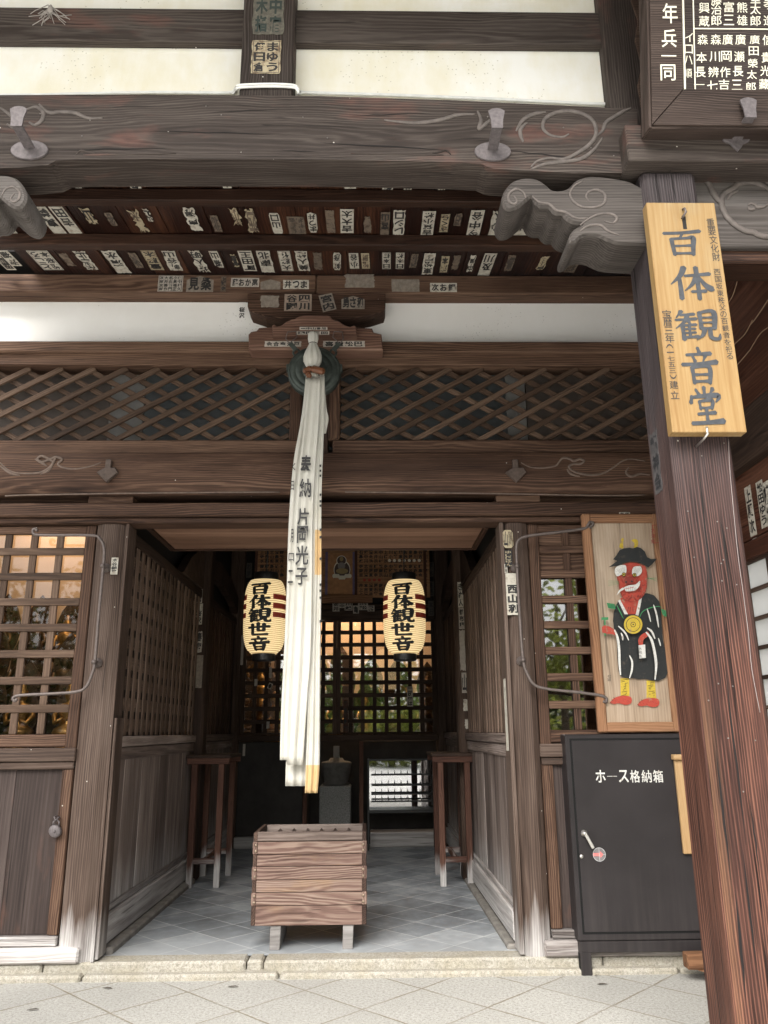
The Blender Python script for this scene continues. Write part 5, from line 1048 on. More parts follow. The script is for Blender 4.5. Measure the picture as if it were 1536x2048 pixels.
# glazed candle case
gc = thing('candle_case', (.37, 10.35, .2), 'black glazed candle case with rows of spikes below the right grating', 'display case')
gx0, gx1, gy0, gy1, gz0, gz1 = -.035, .80, 10.04, 10.30, .50, 1.125
m = Mb()
for q in ((gx0, gx0+.025, gy0, gy0+.025, FZ, gz1), (gx1-.025, gx1, gy0, gy0+.025, FZ, gz1), (gx0, gx0+.025, gy1-.025, gy1, FZ, gz1), (gx1-.025, gx1, gy1-.025, gy1, FZ, gz1), (gx0+.01, gx1-.01, gy0+.002, gy0+.022, gz1-.024, gz1-.001), (gx0+.01, gx1-.01, gy0+.002, gy1-.002, gz0, gz0+.035)): m.box(*q, .003)
m.build('case_frame', M_BLACK, gc)
m = Mb(); m.box(gx0+.025, gx1-.025, gy1-.03, gy1-.026, gz0+.036, gz1-.025, 0); m.build('glass_back', glass('case_glass', .22, (.8, .8, .8)), gc)
m = Mb(); m.box(gx0+.025, gx1-.025, gy1-.015, gy1-.01, gz0+.036, gz1-.025, 0); m.build('case_back', M_SLATE, gc)
for k_, z in enumerate((.62, .70, .80, .92)):
    m = Mb(); m.box(gx0+.05, gx1-.05, gy0+.05+k_*.045, gy0+.075+k_*.045, z, z+.02, .002)
    for i in range(9): m.lathe([(.006, 0), (.001, .045)], (gx0+.1+i*.08, gy0+.062+k_*.045, z+.02), 6)
    m.build('spike_rail', M_BLACK, gc)

# iron rods with curled ends
def rod(pts, rings, label):
    t = thing('iron_rod', at(*rings[1], Y=5.38), label, 'iron rod', 'bent iron rods beside the doorway')
    m = Mb(); cv = curve([at(u, v, Y=5.36) for u, v in pts], 5); m.tube([Vector(p) for p in cv], .0105, 8); m.build('bent_rod', M_ROD, t)
    for u, v in rings:
        c = at(u, v, Y=5.36); m = Mb(); m.lathe([(.032, -.075), (.032, -.065), (.014, -.06), (.013, -.0), (.016, .012), (.004, .018)], c, 14, up=(0, -1, 0)); m.build('wall_flange', M_ROD, t)
rod([(75, 1062), (70, 1058), (66, 1060), (67, 1067), (76, 1070), (110, 1070.5), (185, 1071), (200, 1078), (208, 1096), (207, 1130), (198, 1225), (190, 1322), (184, 1348), (172, 1374), (150, 1384), (90, 1388), (38, 1391), (26, 1397), (30, 1402), (34, 1397)], [(206, 1132), (188.5, 1324)], 'bent iron rod with curled ends on the left column of the doorway')
rod([(1178, 1056), (1184, 1051), (1186, 1046), (1180, 1044), (1176, 1050), (1168, 1057), (1120, 1064), (1062, 1071), (1040, 1078), (1033, 1092), (1034, 1130), (1039, 1225), (1046, 1318), (1054, 1346), (1068, 1369), (1095, 1378), (1150, 1384), (1196, 1390), (1212, 1396), (1212, 1404), (1206, 1402)], [(1034, 1132), (1046, 1320)], 'bent iron rod with curled ends on the right column of the doorway')
pd = thing('padlock', at(111, 1677, Y=5.45), 'rusty round padlock hanging on the left door panel', 'padlock')
c = at(111, 1662, Y=5.445); m = Mb(); m.lathe([(.002, .02), (.03, .02), (.036, .014), (.036, -.008), (.03, -.014), (.002, -.014)], c, 22, up=(0, -1, 0), sx=1, sy=1.15); m.lathe([(.010, .019), (.009, .023), (.001, .024)], c, 10, up=(0, -1, 0)); m.build('lock_body', M_IRON, pd)
m = Mb(); m.tube([c+Vector(p) for p in ((-.018, 0, .03), (-.018, 0, .055), (0, 0, .072), (.018, 0, .055), (.018, 0, .03))], .006, 7); m.build('shackle', M_IRON, pd)
m = Mb(); m.tube([c+Vector(p) for p in ((-.01, .03, .088), (-.012, -.012, .085), (.0, -.02, .066), (.012, -.012, .08), (.01, .03, .084))], .005, 6); m.build('staple', M_IRON, pd)
# cables
for lab, dv, lb in (('', 0, 'white cable running along the top of the great carved beam'),):
    cb = thing('cable', at(300, 190, Y=3.30), lb, 'cable'); m = Mb()
    A = [(-40, 192), (60, 192), (150, 190), (240, 188), (330, 187), (420, 188), (462, 187)]; B_ = [(462, 187), (472, 178), (482, 173), (540, 171), (586, 173), (596, 180), (606, 187)]; D_ = [(606, 187), (700, 190), (800, 193), (900, 197), (1000, 201), (1100, 206), (1190, 210), (1240, 209), (1258, 205), (1300, 206)]
    for dv in (0, 5): m.tube([at(u, v-3+(dv if 466 < u < 602 else dv*.3), Y=3.31 if abs(u-535) < 62 else 3.43) for u, v in curve(A[:-1]+B_+D_[1:], 5)], .0065, 6)
    m.build('cable_run', M_CABLE, cb)
cw = thing('cobweb_clump', at(100, 40, Y=3.38), 'small pale clump of cobweb and twigs on the upper beam', 'cobweb')
m = Mb()
for k_ in range(26):
    a = at(100+random.uniform(-6, 6), 18+random.uniform(-10, 12), Y=3.375); e = at(100+random.uniform(-44, 50), 30+random.uniform(-4, 22), Y=3.385); mid = (a+e)/2+Vector((random.uniform(-.02, .02), -.008, random.uniform(-.03, .01))); m.tube([a, mid, e], .0022, 4)
m.lathe([(.004, -.03), (.016, -.015), (.013, .01), (.003, .028)], at(101, 18, Y=3.375), 8); m.build('web_strands', plain('dusty_web', (.32, .29, .26), .9), cw)

# ------------------------------------------------------------------ pilgrims' paper slips
ORD = ['first', 'second', 'third', 'fourth', 'fifth', 'sixth', 'seventh', 'eighth', 'ninth', 'tenth', 'eleventh', 'twelfth', 'thirteenth', 'fourteenth', 'fifteenth', 'sixteenth', 'seventeenth', 'eighteenth', 'nineteenth', 'twentieth', 'twenty-first', 'twenty-second', 'twenty-third', 'twenty-fourth', 'twenty-fifth', 'twenty-sixth', 'twenty-seventh', 'twenty-eighth', 'twenty-ninth', 'thirtieth', 'thirty-first', 'thirty-second', 'thirty-third', 'thirty-fourth']
def emblem(m, c, U, Vd, r, mat, kind):
    N = Vd.cross(U); c = c+N*.0007; n = 20
    def ringp(r0, r1): m.add([c+U*(q*cos(2*pi*k_/n))+Vd*(q*sin(2*pi*k_/n)) for q in (r0, r1) for k_ in range(n)], [[k_, (k_+1) % n, n+(k_+1) % n, n+k_] for k_ in range(n)], mat)
    def dsc(x, y, rr, nn=10): m.add([c+U*(x+rr*cos(2*pi*k_/nn))+Vd*(y+rr*sin(2*pi*k_/nn)) for k_ in range(nn)], [list(range(nn))], mat)
    if kind == 'dot': dsc(0, 0, r, n)
    else:
        ringp(r*.80, r)
        if kind == 'swirl':
            for t in range(3):
                a = 2*pi*t/3; pts = [(r*.62*cos(a+s_*.3)*(1-.1*s_), r*.62*sin(a+s_*.3)*(1-.1*s_)) for s_ in range(5)]; dsc(r*.34*cos(a), r*.34*sin(a), r*.24)
                m.add([c+U*(x*w_)+Vd*(y*w_) for x, y in pts for w_ in (.78, 1.06)], [[2*i, 2*i+1, 2*i+3, 2*i+2] for i in range(4)], mat)
        else:
            for t in range(4): dsc(r*.34*cos(pi/2*t), r*.34*sin(pi/2*t), r*.28)
def slip(name, c, U, Vd, wd, hg, cols, label, paper=None, ink=None, group=None, torn=0, em=None, bold=.035, border=0, cat='paper slip', shape=None, horiz=False, bare=False, tilt=0):
    U, Vd = V3(U).normalized(), V3(Vd).normalized()
    if tilt: U, Vd = U*cos(tilt)+Vd*sin(tilt), Vd*cos(tilt)-U*sin(tilt)
    N = Vd.cross(U); m = Mb(); c = V3(c); rs = random.Random(hash(label) % 999 if False else int(abs(c.x*997+c.y*131+c.z*71)*10))
    out = []
    if shape: out = [(x*wd/2, y*hg/2) for x, y in shape]
    else:
        k_ = 9 if torn else 5
        for (x0, y0, x1, y1) in ((-1, -1, 1, -1), (1, -1, 1, 1), (1, 1, -1, 1), (-1, 1, -1, -1)):
            for i in range(k_):
                t = i/k_; j = (rs.uniform(-.02, .16*torn) if torn else rs.uniform(-.004, .016))
                x, y = x0+(x1-x0)*t, y0+(y1-y0)*t; out.append((x*(1-j*1.6)*wd/2, y*(1-j)*hg/2))
    if torn: out = [(x+(rs.uniform(-1, 1)*wd*.08*torn), y) for x, y in out]
    if not bare:
        m.add([c+U*x+Vd*y+N*.0011 for x, y in out], [list(range(len(out)))], 0); K = len(out)
        m.add([c+U*x+Vd*y+N*(.0011*s_) for s_ in (1, 0) for x, y in out], [[i, (i+1) % K, K+(i+1) % K, K+i] for i in range(K)], 0)
    if border:
        for x, y, a, b_ in ((-.92, -.95, 1.84, .025), (-.92, .93, 1.84, .025), (-.92, -.95, .035, 1.88), (.885, -.95, .035, 1.88)):
            o = c+U*(x*wd/2)+Vd*(y*hg/2)+N*.0016; m.add([o, o+U*(a*wd/2), o+U*(a*wd/2)+Vd*(b_*hg/2), o+Vd*(b_*hg/2)], [[0, 1, 2, 3]], 1)
    y0, y1 = -.92, .92
    if em:
        r = min(wd*.36, hg*.14)
        if em[0] == 't': emblem(m, c+Vd*(-hg*.44+r), U, Vd, r, 1, em[1:]); y0 = -.88+4*r/hg+.04
        else: emblem(m, c+Vd*(hg*.44-r), U, Vd, r, 1, em[1:]); y1 = .88-4*r/hg-.04
    nc = len(cols); cw_ = wd*.9/max(nc, 1)
    if horiz:
        s_ = cols[0]; cwid = wd*.92/len(s_)
        for i, k_ in enumerate(s_): m.glyph(ch(k_, bold), c+U*(-wd*.46+cwid*(i+.06))-Vd*hg*.40, U, Vd, cwid*.88, hg*.8, 1, True, .0016)
    else:
        for i, s_ in enumerate(cols): column(m, s_, c+U*(wd*.45-cw_*(i+1)+cw_*.06)+Vd*(y0*hg/2), U, Vd, cw_*.88, (y1-y0)*hg/2, 1, bold, True, .9, .0016)
    return m.build(name, [paper or M_PAPER, ink or M_INK], None, label, cat, group, origin=c)
CU_, CD_ = Vector((-1, 0, 0)), Vector((0, -1, -.126)).normalized()
def cslip(u, v0, v1, wpx, cols, label, **kw):
    p0, p1 = at(u, v0, plane=CP(-.0025)), at(u, v1, plane=CP(-.0025)); c = (p0+p1)/2; c.x = p1.x*.5+p0.x*.5
    wd = .9*(at(u+wpx/2, (v0+v1)/2, plane=CP())-at(u-wpx/2, (v0+v1)/2, plane=CP())).length
    kw.setdefault('tilt', random.uniform(-.03, .03)); slip('paper_slip', c, CU_, CD_, wd, (p1-p0).y, cols, label, **kw)
F, B, S, D2 = M_FADE, M_OLD, M_PAPER, M_FADEI
row1 = [(10, 432, 467, 24, ['折田'], {}), (60, 424, 468, 34, ['王'], dict(em='tmon')), (100, 413, 468, 30, ['真義'], dict(em='tswirl')), (132, 413, 467, 30, ['吉田'], dict(em='tswirl')), (178, 415, 448, 22, ['山'], dict(torn=1.6, paper=B)), (277, 418, 466, 24, [' 水'], dict(torn=2.2, paper=B, ink=F)), (297, 417, 444, 14, ['辻'], dict(torn=2)), (385, 415, 463, 28, ['慶源'], dict(torn=.9, em='tmon')), (472, 415, 452, 20, ['小'], dict(torn=2, paper=B, ink=F)), (504, 416, 466, 24, ['西'], dict(torn=1.8, paper=B, ink=F)),
  (552, 426, 467, 22, ['山口'], dict(em='tdot', shape=[(-.8, -1), (.8, -1), (1, -.8), (1, .8), (.8, 1), (-.8, 1), (-1, .8), (-1, -.8)])), (593, 433, 468, 38, ['保存会', '千社札'], dict(paper=F, ink=D2)), (625, 425, 465, 20, ['まつ井'], dict(shape=[(-.6, -1), (.6, -1), (1, -.6), (1, .9), (.2, 1), (-1, .85), (-1, -.6)])), (661, 420, 466, 20, ['　'], dict(paper=F, torn=.5)), (694, 418, 466, 30, ['吉大太'], {}), (770, 424, 470, 20, ['宮山'], dict(paper=F, em='tmon')), (798, 420, 470, 26, ['レシロ'], dict(torn=.4)), (856, 422, 472, 28, ['吉賀小林'], {}), (889, 428, 464, 19, ['さくら'], dict(paper=B, border=1)), (950, 420, 477, 30, ['今中谷'], {}), (992, 420, 478, 26, ['心久'], dict(em='tswirl', torn=1.2)), (1046, 436, 475, 30, ['妙'], dict(em='tmon')), (1108, 455, 472, 22, ['吉'], dict(torn=.5))]
row2 = [(8, 508, 540, 22, ['岡'], {}), (19, 501, 532, 25, ['海福'], {}), (91, 501, 540, 46, ['ところ', '松桜本'], dict(border=1)), (172, 502, 540, 26, ['飯正'], dict(torn=.8)), (233, 501, 546, 32, ['清水'], dict(em='tmon', torn=.4)), (305, 500, 540, 30, ['重藤木'], dict(paper=B, border=1)), (344, 501, 541, 29, ['新谷山'], dict(torn=.4)), (399, 500, 545, 26, ['坂人明'], dict(torn=1.3)), (433, 502, 535, 19, ['福山'], dict(shape=[(-.9, -1), (.1, -1.0), (1, -.7), (1, 1), (-1, 1), (-1, -.6)])), (470, 508, 535, 14, ['富'], dict(torn=1.4, paper=B)), (495, 501, 542, 30, ['町田王'], {}), (531, 501, 545, 30, ['南北'], dict(em='tmon', torn=.3)), (571, 501, 542, 27, ['大藤竹'], dict(border=1)), (605, 501, 542, 28, ['美人紋'], dict(torn=.5)), (674, 505, 540, 18, ['邦彦'], dict(shape=[(-.6, -1), (.6, -1), (1, -.7), (.9, .7), (.6, 1), (-.6, 1), (-1, .7), (-.9, -.7)])), (708, 506, 537, 21, ['小谷'], {}), (731, 506, 537, 18, ['松原'], dict(paper=B, ink=F)), (773, 505, 538, 19, ['日本橋'], dict(border=1)), (800, 505, 538, 19, ['日木林'], dict(border=1)), (857, 506, 549, 25, ['東松野'], dict(torn=.3)), (889, 512, 545, 17, ['瀧本'], dict(paper=B, torn=.3)), (943, 509, 544, 13, ['中屋'], dict(torn=1)), (974, 506, 552, 27, ['及川'], dict(em='tmon')), (1147, 508, 545, 25, ['梶原'], dict(paper=F, ink=D2, torn=.4)), (1224, 515, 540, 30, ['四谷', '会'], {})]
row0 = [(152, 360, 377, 16, ['山'], dict(torn=.5)), (268, 358, 379, 26, ['伊'], dict(torn=.7)), (452, 358, 376, 20, ['木'], {}), (700, 356, 377, 26, ['高'], {}), (776, 358, 382, 24, ['佐原'], {}), (816, 360, 383, 18, ['林'], {}), (884, 360, 385, 16, ['辻'], {})]
row1 += [(222, 424, 452, 16, ['谷'], dict(paper=F, ink=D2, torn=.8)), (432, 430, 464, 18, ['北'], dict(paper=F, ink=D2, torn=.6)), (735, 432, 466, 18, ['　'], dict(paper=F, torn=1.2)), (916, 426, 452, 16, ['石'], dict(paper=F, ink=D2, torn=.7))]
row2 += [(134, 506, 532, 18, ['　'], dict(paper=F, torn=.8)), (272, 505, 536, 18, ['池'], dict(paper=F, ink=D2, torn=.5)), (636, 504, 540, 20, ['　'], dict(paper=F, torn=.9)), (828, 507, 536, 16, ['橋'], dict(paper=F, ink=D2, torn=.5)), (912, 510, 540, 16, ['　'], dict(paper=F, torn=.9)), (1020, 510, 542, 18, ['島'], dict(paper=F, ink=D2, torn=.6)), (1085, 512, 540, 18, ['野'], dict(torn=1.1, paper=B))]
row1.sort(key=lambda r: r[0]); row2.sort(key=lambda r: r[0])
def desc(kw):
    p = kw.get('paper'); d = 'brown faded' if p is F else 'yellowed' if p is B else 'white'
    if kw.get('torn', 0) > 1: d = 'torn '+d
    e = ' with a round crest' if kw.get('em', '').endswith(('mon', 'swirl')) else ' with a dark disc' if kw.get('em') else ' with a thin border' if kw.get('border') else ''
    return d+' paper slip'+e
for rw, nm in ((row1, 'the middle ceiling row from left'), (row2, 'the rear ceiling row from left'), (row0, 'the front ceiling row from left')):
    for i, (u, v0, v1, wp, cols, kw) in enumerate(rw): cslip(u, v0, v1, wp, cols, f'{desc(kw)}, {ORD[i]} in {nm}', group='paper slips on the porch ceiling', **kw)
def fslip(u, v, wpx, hpx, Y, cols, label, U=(1, 0, 0), Vd=(0, 0, -1), **kw):
    c = at(u, v, Y=Y); wd = (at(u+wpx/2, v, Y=Y)-at(u-wpx/2, v, Y=Y)).length; hg = abs(at(u, v-hpx/2, Y=Y).z-at(u, v+hpx/2, Y=Y).z)
    slip('paper_slip', c, U, Vd, wd, hg, cols, label, **kw)
pent = [(-1, -.5), (0, -1), (1, -.5), (1, 1), (-1, 1)]; gb_ = 'paper slips on the head beam'; Yh = 5.398
fslip(341, 567, 50, 32, Yh, ['保中村久', '小員福正', '名右衛門', '大井善作', '次郎友郎'], 'pale bordered notice slip of many small names, leftmost on the head beam', group=gb_, border=1, bold=.03, paper=plain('greyed_paper', (.42, .38, .33), .85, .2, 30))
GP = MATS['greyed_paper']
fslip(400, 568, 54, 32, Yh, ['見桑'], 'pointed grey slip with two heavy characters on the head beam', group=gb_, horiz=True, shape=pent, paper=plain('dim_paper', (.22, .185, .15), .85, .3, 30)); DP = MATS['dim_paper']
fslip(447, 568, 11, 30, Yh, ['上願寺'], 'narrow dark bordered slip on the head beam', group=gb_, paper=F, border=1)
fslip(490, 565, 57, 18, Yh, ['藤おか嘉'], 'wide pale slip with heavy black characters left of the faded one', group=gb_, horiz=True, paper=GP)
fslip(541, 569, 40, 20, Yh, ['　'], 'blank faded slip with pointed top on the head beam', group=gb_, shape=pent, paper=DP)
fslip(592, 569, 52, 18, Yh, ['井つま'], 'wide white slip with three heavy characters near the beam joint', group=gb_, horiz=True)
fslip(719, 562, 60, 27, Yh, ['　'], 'large worn grey slip at the top edge of the head beam', group=gb_, torn=.3, paper=DP)
fslip(811, 571, 56, 25, Yh, ['　'], 'large blank faded slip right of centre on the head beam', group=gb_, paper=DP)
fslip(887, 575, 54, 18, Yh, ['次お銅'], 'white slip with two black characters, rightmost on the head beam', group=gb_, horiz=True)
gb_ = 'paper slips on the boat bracket'; Yk = 5.367
fslip(540, 603, 38, 24, Yk, ['　'], 'blank faded slip at left end of the boat bracket', group=gb_, torn=.5, paper=DP)
fslip(596, 605, 55, 34, Yk, ['四川', '谷國'], 'grey two-column slip left of centre on the boat bracket', group=gb_, paper=plain('tan_paper', (.30, .23, .18), .85, .2, 30))
fslip(655, 605, 28, 34, Yk, ['宮内'], 'tilted grey slip in the middle of the boat bracket', group=gb_, paper=DP, tilt=-.25)
fslip(706, 605, 46, 26, Yk, ['勇さ和'], 'pointed slip right of centre on the boat bracket', group=gb_, horiz=True, shape=pent, paper=DP)
fslip(484, 620, 14, 36, 5.548, ['桜沢'], 'black crest and two characters straight on the white plaster', group='paper slips', em='tmon', bare=False, paper=P_FAC)
gb_ = 'paper slips on the gong hanger'
fslip(627, 657, 56, 6, 5.187, ['一中山番組'], 'thin upper slip on the cloud board above the knot', group=gb_, horiz=True, paper=GP); fslip(626, 666, 66, 7, 5.187, ['図巴三回'], 'thin lower slip on the cloud board behind the knot', group=gb_, horiz=True, paper=GP)
fslip(566, 688, 74, 11, 5.247, ['金合傘江戸'], 'long slip on the left half of the gong hanger', group=gb_, horiz=True, paper=GP); fslip(688, 688, 84, 12, 5.247, ['喜重松巴'], 'long slip with a swirl on the right half of the gong hanger', group=gb_, horiz=True, paper=GP)
fslip(537, 30, 62, 78, 3.317, ['中宿', '木指'], 'big worn greenish slip at the top of the king strut', group='paper slips on the king strut', torn=.2, paper=plain('green_grey_paper', (.115, .105, .082), .85, .4, 40), ink=plain('greenish_ink', (.03, .042, .036), .8))
fslip(532, 114, 58, 66, 3.317, ['まゆう', '伊日倉'], 'yellowed two-column slip with heavy characters low on the king strut', group='paper slips on the king strut', torn=.15, paper=B, border=1)
gb_ = 'paper slips on the doorway columns'
fslip(229, 1132, 14, 34, 5.429, ['木谷義平'], 'small white slip high on the left doorway column', group=gb_)
fslip(1016, 1078, 20, 36, 5.43, ['川', '山'], 'cream rounded slip at the top of the right doorway column', group=gb_, paper=B, shape=[(-.6, -1), (.6, -1), (1, -.7), (1, .7), (.6, 1), (-.6, 1), (-1, .7), (-1, -.7)])
fslip(1017, 1117, 15, 34, 5.43, ['ゆしじゅん'], 'black slip with pale lettering on the right doorway column', group=gb_, paper=M_INK, ink=B, bold=.01)
fslip(1012, 1137, 6, 18, 5.43, ['水谷'], 'tiny white slip beside the black one on the right column', group=gb_)
fslip(1025, 1188, 25, 84, 5.428, [' 西山利'], 'large white slip with heavy black characters on the right doorway column', group=gb_, bold=.05)
c = at(1020, 1161, Y=5.427); m_ = bpy.data.objects[-1] if False else None
fslip(1249, 1027, 22, 5, 5.385, ['朱南'], 'tiny white label above the ogre painting', group='paper slips', horiz=True)
c = at(1015, 1428, X=.931); slip('paper_strip', (.9325, 5.53, c.z), (0, 1, 0), (0, 0, -1), .085, .48, ['開帳御案内百体観世音', '一月十八日午前十時法要'], 'long white printed strip on the reveal of the right doorway jamb', cat='paper strip', bold=.0)
gb_ = 'paper slips on the passage columns'
for v0, v1, cols, lab, kw in ((1168, 1206, ['港富'], 'grey slip with a red disc, topmost on the left passage column', dict(em='tdot', paper=GP)), (1207, 1249, ['桜沢'], 'white slip with a crest on the left passage column', dict(em='tmon')), (1262, 1305, ['春海'], 'worn grey slip below the crest slip on the left passage column', dict(torn=.8, paper=GP)), (1310, 1376, ['　'], 'long faded strip low on the left passage column', dict(paper=DP))):
    fslip(398, (v0+v1)/2, 14, v1-v0, 8.099, cols, lab, group=gb_, **kw)
for v0, v1, u, cols, lab, kw in ((1164, 1215, 921, ['きぬ人'], 'white slip with flowing characters on the right passage column', {}), (1216, 1258, 923, ['都布調'], 'grey slip below it on the right passage column', dict(paper=GP)), (1259, 1342, 925, ['　'], 'long worn white strip on the right passage column', dict(torn=.5, paper=GP)), (1345, 1386, 929, ['山'], 'short pale slip low on the right passage column', dict(paper=GP)), (1398, 1422, 932, ['　'], 'small white slip, second lowest on the right passage column', dict(torn=.6)), (1438, 1458, 935, ['　'], 'tiny torn white slip at the foot of the right passage column', dict(torn=1))):
    fslip(u, (v0+v1)/2, 11, v1-v0, 7.999, cols, lab, group=gb_, **kw)
gb_ = 'paper slips on the inner back wall'
for i, (u, v, wp, hp, cols, kw) in enumerate(((672, 1213, 14, 20, ['安井'], {}), (684, 1208, 12, 16, ['田中'], {}), (697, 1212, 16, 18, ['川越'], {}), (712, 1219, 12, 16, ['亀'], {}), (726, 1211, 20, 18, ['浜松'], {}), (742, 1217, 14, 12, ['うさ'], {}), (820, 1393, 12, 40, ['二班船は'], {}), (691, 1432, 9, 66, ['観音経奉納'], dict(paper=W_STAND)), (512, 1365, 6, 14, ['　'], {}), (540, 1372, 8, 12, ['・'], dict(tilt=.4)), (536, 1450, 6, 14, ['　'], {}), (541, 1345, 5, 22, ['　'], {}), (484, 1300, 6, 60, ['　'], {}), (488, 1500, 5, 24, ['　'], {}), (643, 1232, 12, 20, ['　'], {}))):
    fslip(u, v, wp, hp, 10.31 if v > 1225 else 10.255, cols, ('white' if 'paper' not in kw else 'brown')+f' slip on the inner back wall, number {i+1} counted from the hanging plaque down' if False else ['small pale slip with two characters above the left of the right grating', 'small pale slip, second above the right grating', 'small pale slip, third above the right grating', 'small pale slip hanging lowest above the right grating', 'widest pale slip above the right grating', 'small pale slip, last to the right above the right grating', 'white slip with black characters across the right grating', 'brown wooden slip standing against the right grating', 'tiny white slip on the left grating, far left', 'tiny tilted white slip on the left grating', 'tiny white slip at the foot of the left grating', 'tiny upright slip on a bar of the left grating', 'long thin pale strip left of the left grating', 'thin white strip on the dark panel below the left grating', 'white folded paper right of the hanging cloth above the grating'][i], group=gb_, **({'paper': GP} | kw))
gb_ = 'paper slips on the wing wall'
def wslip(u, v, wd, hg, cols, label, **kw): c = at(u, v, X=WX-.001); slip('paper_slip', c, (0, -1, 0), (0, 0, -1), wd, hg, cols, label, group=gb_, **kw)
wslip(1501, 1022, .085, .33, ['上願次'], 'white slip nearest the post on the red-brown wing wall'); wslip(1524, 1008, .085, .30, ['松田ゆう'], 'white slip with cursive characters at the photo edge on the wing wall'); wslip(1511, 1090, .05, .09, ['東'], 'tiny red and white slip below the others on the wing wall', ink=M_RED); wslip(1537, 1010, .08, .3, ['諸福'], 'white slip cut by the photo edge on the wing wall')
c = at(1312, 925, X=PX0-.0005); slip('paper_slip', c, (0, -1, 0), (0, 0, -1), .10, .30, ['龍神会'], 'dark worn slip on the left face of the right porch post', group='paper slips', paper=plain('dark_slip', (.06, .055, .055), .8, .3), ink=plain('slip_black', (.012, .012, .014), .7), torn=.4)

# ------------------------------------------------------------------ votive plaque high on the inner back wall
vq = thing('votive_plaque', (-.35, 10.15, 3.05), 'wide brown votive plaque of written names with a seated deity picture, above the inner gratings', 'plaque')
PB = lambda u, v: at(u, v, Y=10.12)
m = Mb(); a, b = PB(512, 1196), PB(858, 1090); m.box(a.x, b.x, 10.125, 10.16, a.z, b.z+.12, .004); m.build('plaque_board', wood('plaque_brown_wood', (.14, .07, .032), (.34, .175, .085), (.52, .29, .16), ring=.02, ringamt=.2), vq)
m = Mb(); a, b = PB(640, 1206), PB(722, 1190); m.box(PB(590, 1200).x, PB(745, 1200).x, 10.09, 10.16, a.z, b.z, .006); m.build('carved_foot', W_PFRAME, vq)
for x in (512, 638, 712, 850): boxes('divider', W_STAND, vq, [(PB(x, 1150).x-.018, PB(x, 1150).x+.018, 10.10, 10.124, PB(x, 1196).z, PB(x, 1090).z+.12, .003)])
m = Mb(); a, b = PB(654, 1188), PB(706, 1106); m.box(a.x, b.x, 10.112, 10.122, a.z, b.z, 0); m.build('picture_ground', plain('picture_brown', (.40, .20, .085), .7, .2, 20), vq)
m = Mb(); a, b = PB(650, 1190), PB(656, 1104); m.box(a.x, b.x, 10.108, 10.12, a.z, b.z, 0); a, b = PB(705, 1190), PB(711, 1104); m.box(a.x, b.x, 10.108, 10.12, a.z, b.z, 0); m.build('picture_border', M_LINEN, vq)
m = Mb(); Yq = 10.110
def dk(u, v, ru, rv, mat, l): c = at(u, v, Y=Yq-l*.0008); s_ = .0061; m.add([c+Vector((ru*s_*cos(t), 0, rv*s_*sin(t))) for t in np.linspace(0, 2*pi, 22)[:-1]], [list(range(21))], mat)
dk(684, 1139, 18, 21, 0, 0); dk(684, 1140, 16.5, 19, 1, 1); dk(683, 1121, 11, 11, 0, 2); dk(683, 1121, 9.5, 9.5, 1, 3); dk(683, 1118, 4, 5, 2, 4); dk(683, 1132, 8, 8, 3, 4); dk(684, 1142, 13, 6, 2, 5)
for i in range(9): dk(668+i*4, 1152+(3 if i in (3, 4, 5) else 0), 3.4, 4.5, 0, 6)
m.build('seated_deity', [M_PALE, plain('halo_brown', (.09, .06, .05), .7), plain('deity_ochre', (.36, .27, .12), .7), plain('deity_grey', (.26, .24, .22), .7)], vq)
m = Mb()
for r in range(3):
    for i in range(34):
        u = 520+i*9.9
        if 636 < u < 718: continue
        if 560 < u < 640: continue
        v = (1112, 1140, 1178)[r]; 
        for j in range(3): pxg(m, ch(random.choice(KAN), .035), u, v-11+j*8.6, u+8, v-3.4+j*8.6, Y=10.1235)
m.build('written_names', M_INK, vq)
m = Mb()
for i in range(7):
    for v in (1121, 1160):
        if v == 1160 and i > 3: continue
        pxg(m, ch('●', 0), 726+i*9.9+(50 if v == 1121 else 0), v-3, 732+i*9.9+(50 if v == 1121 else 0), v+3, mat=0 if v == 1121 else 1, Y=10.1225)
m.build('round_marks', [M_PALE, M_RED], vq)
for X0, X1 in ((-1.64, -1.53), (.80, .85)):
    for k_ in range(3):
        z = 3.0+k_*.26; slip('paper_slip', ((X0+X1)/2+random.uniform(-.02, .02), 10.24, z), (1, 0, 0), (0, 0, -1), .075, .2, [rk(2)], f'dim dark slip {("low", "midway", "high")[k_]} on the wall {"left" if X0 < 0 else "right"} of the votive plaque', paper=plain('dim_slip', (.07, .06, .05), .9), group='paper slips on the inner back wall') if True else None

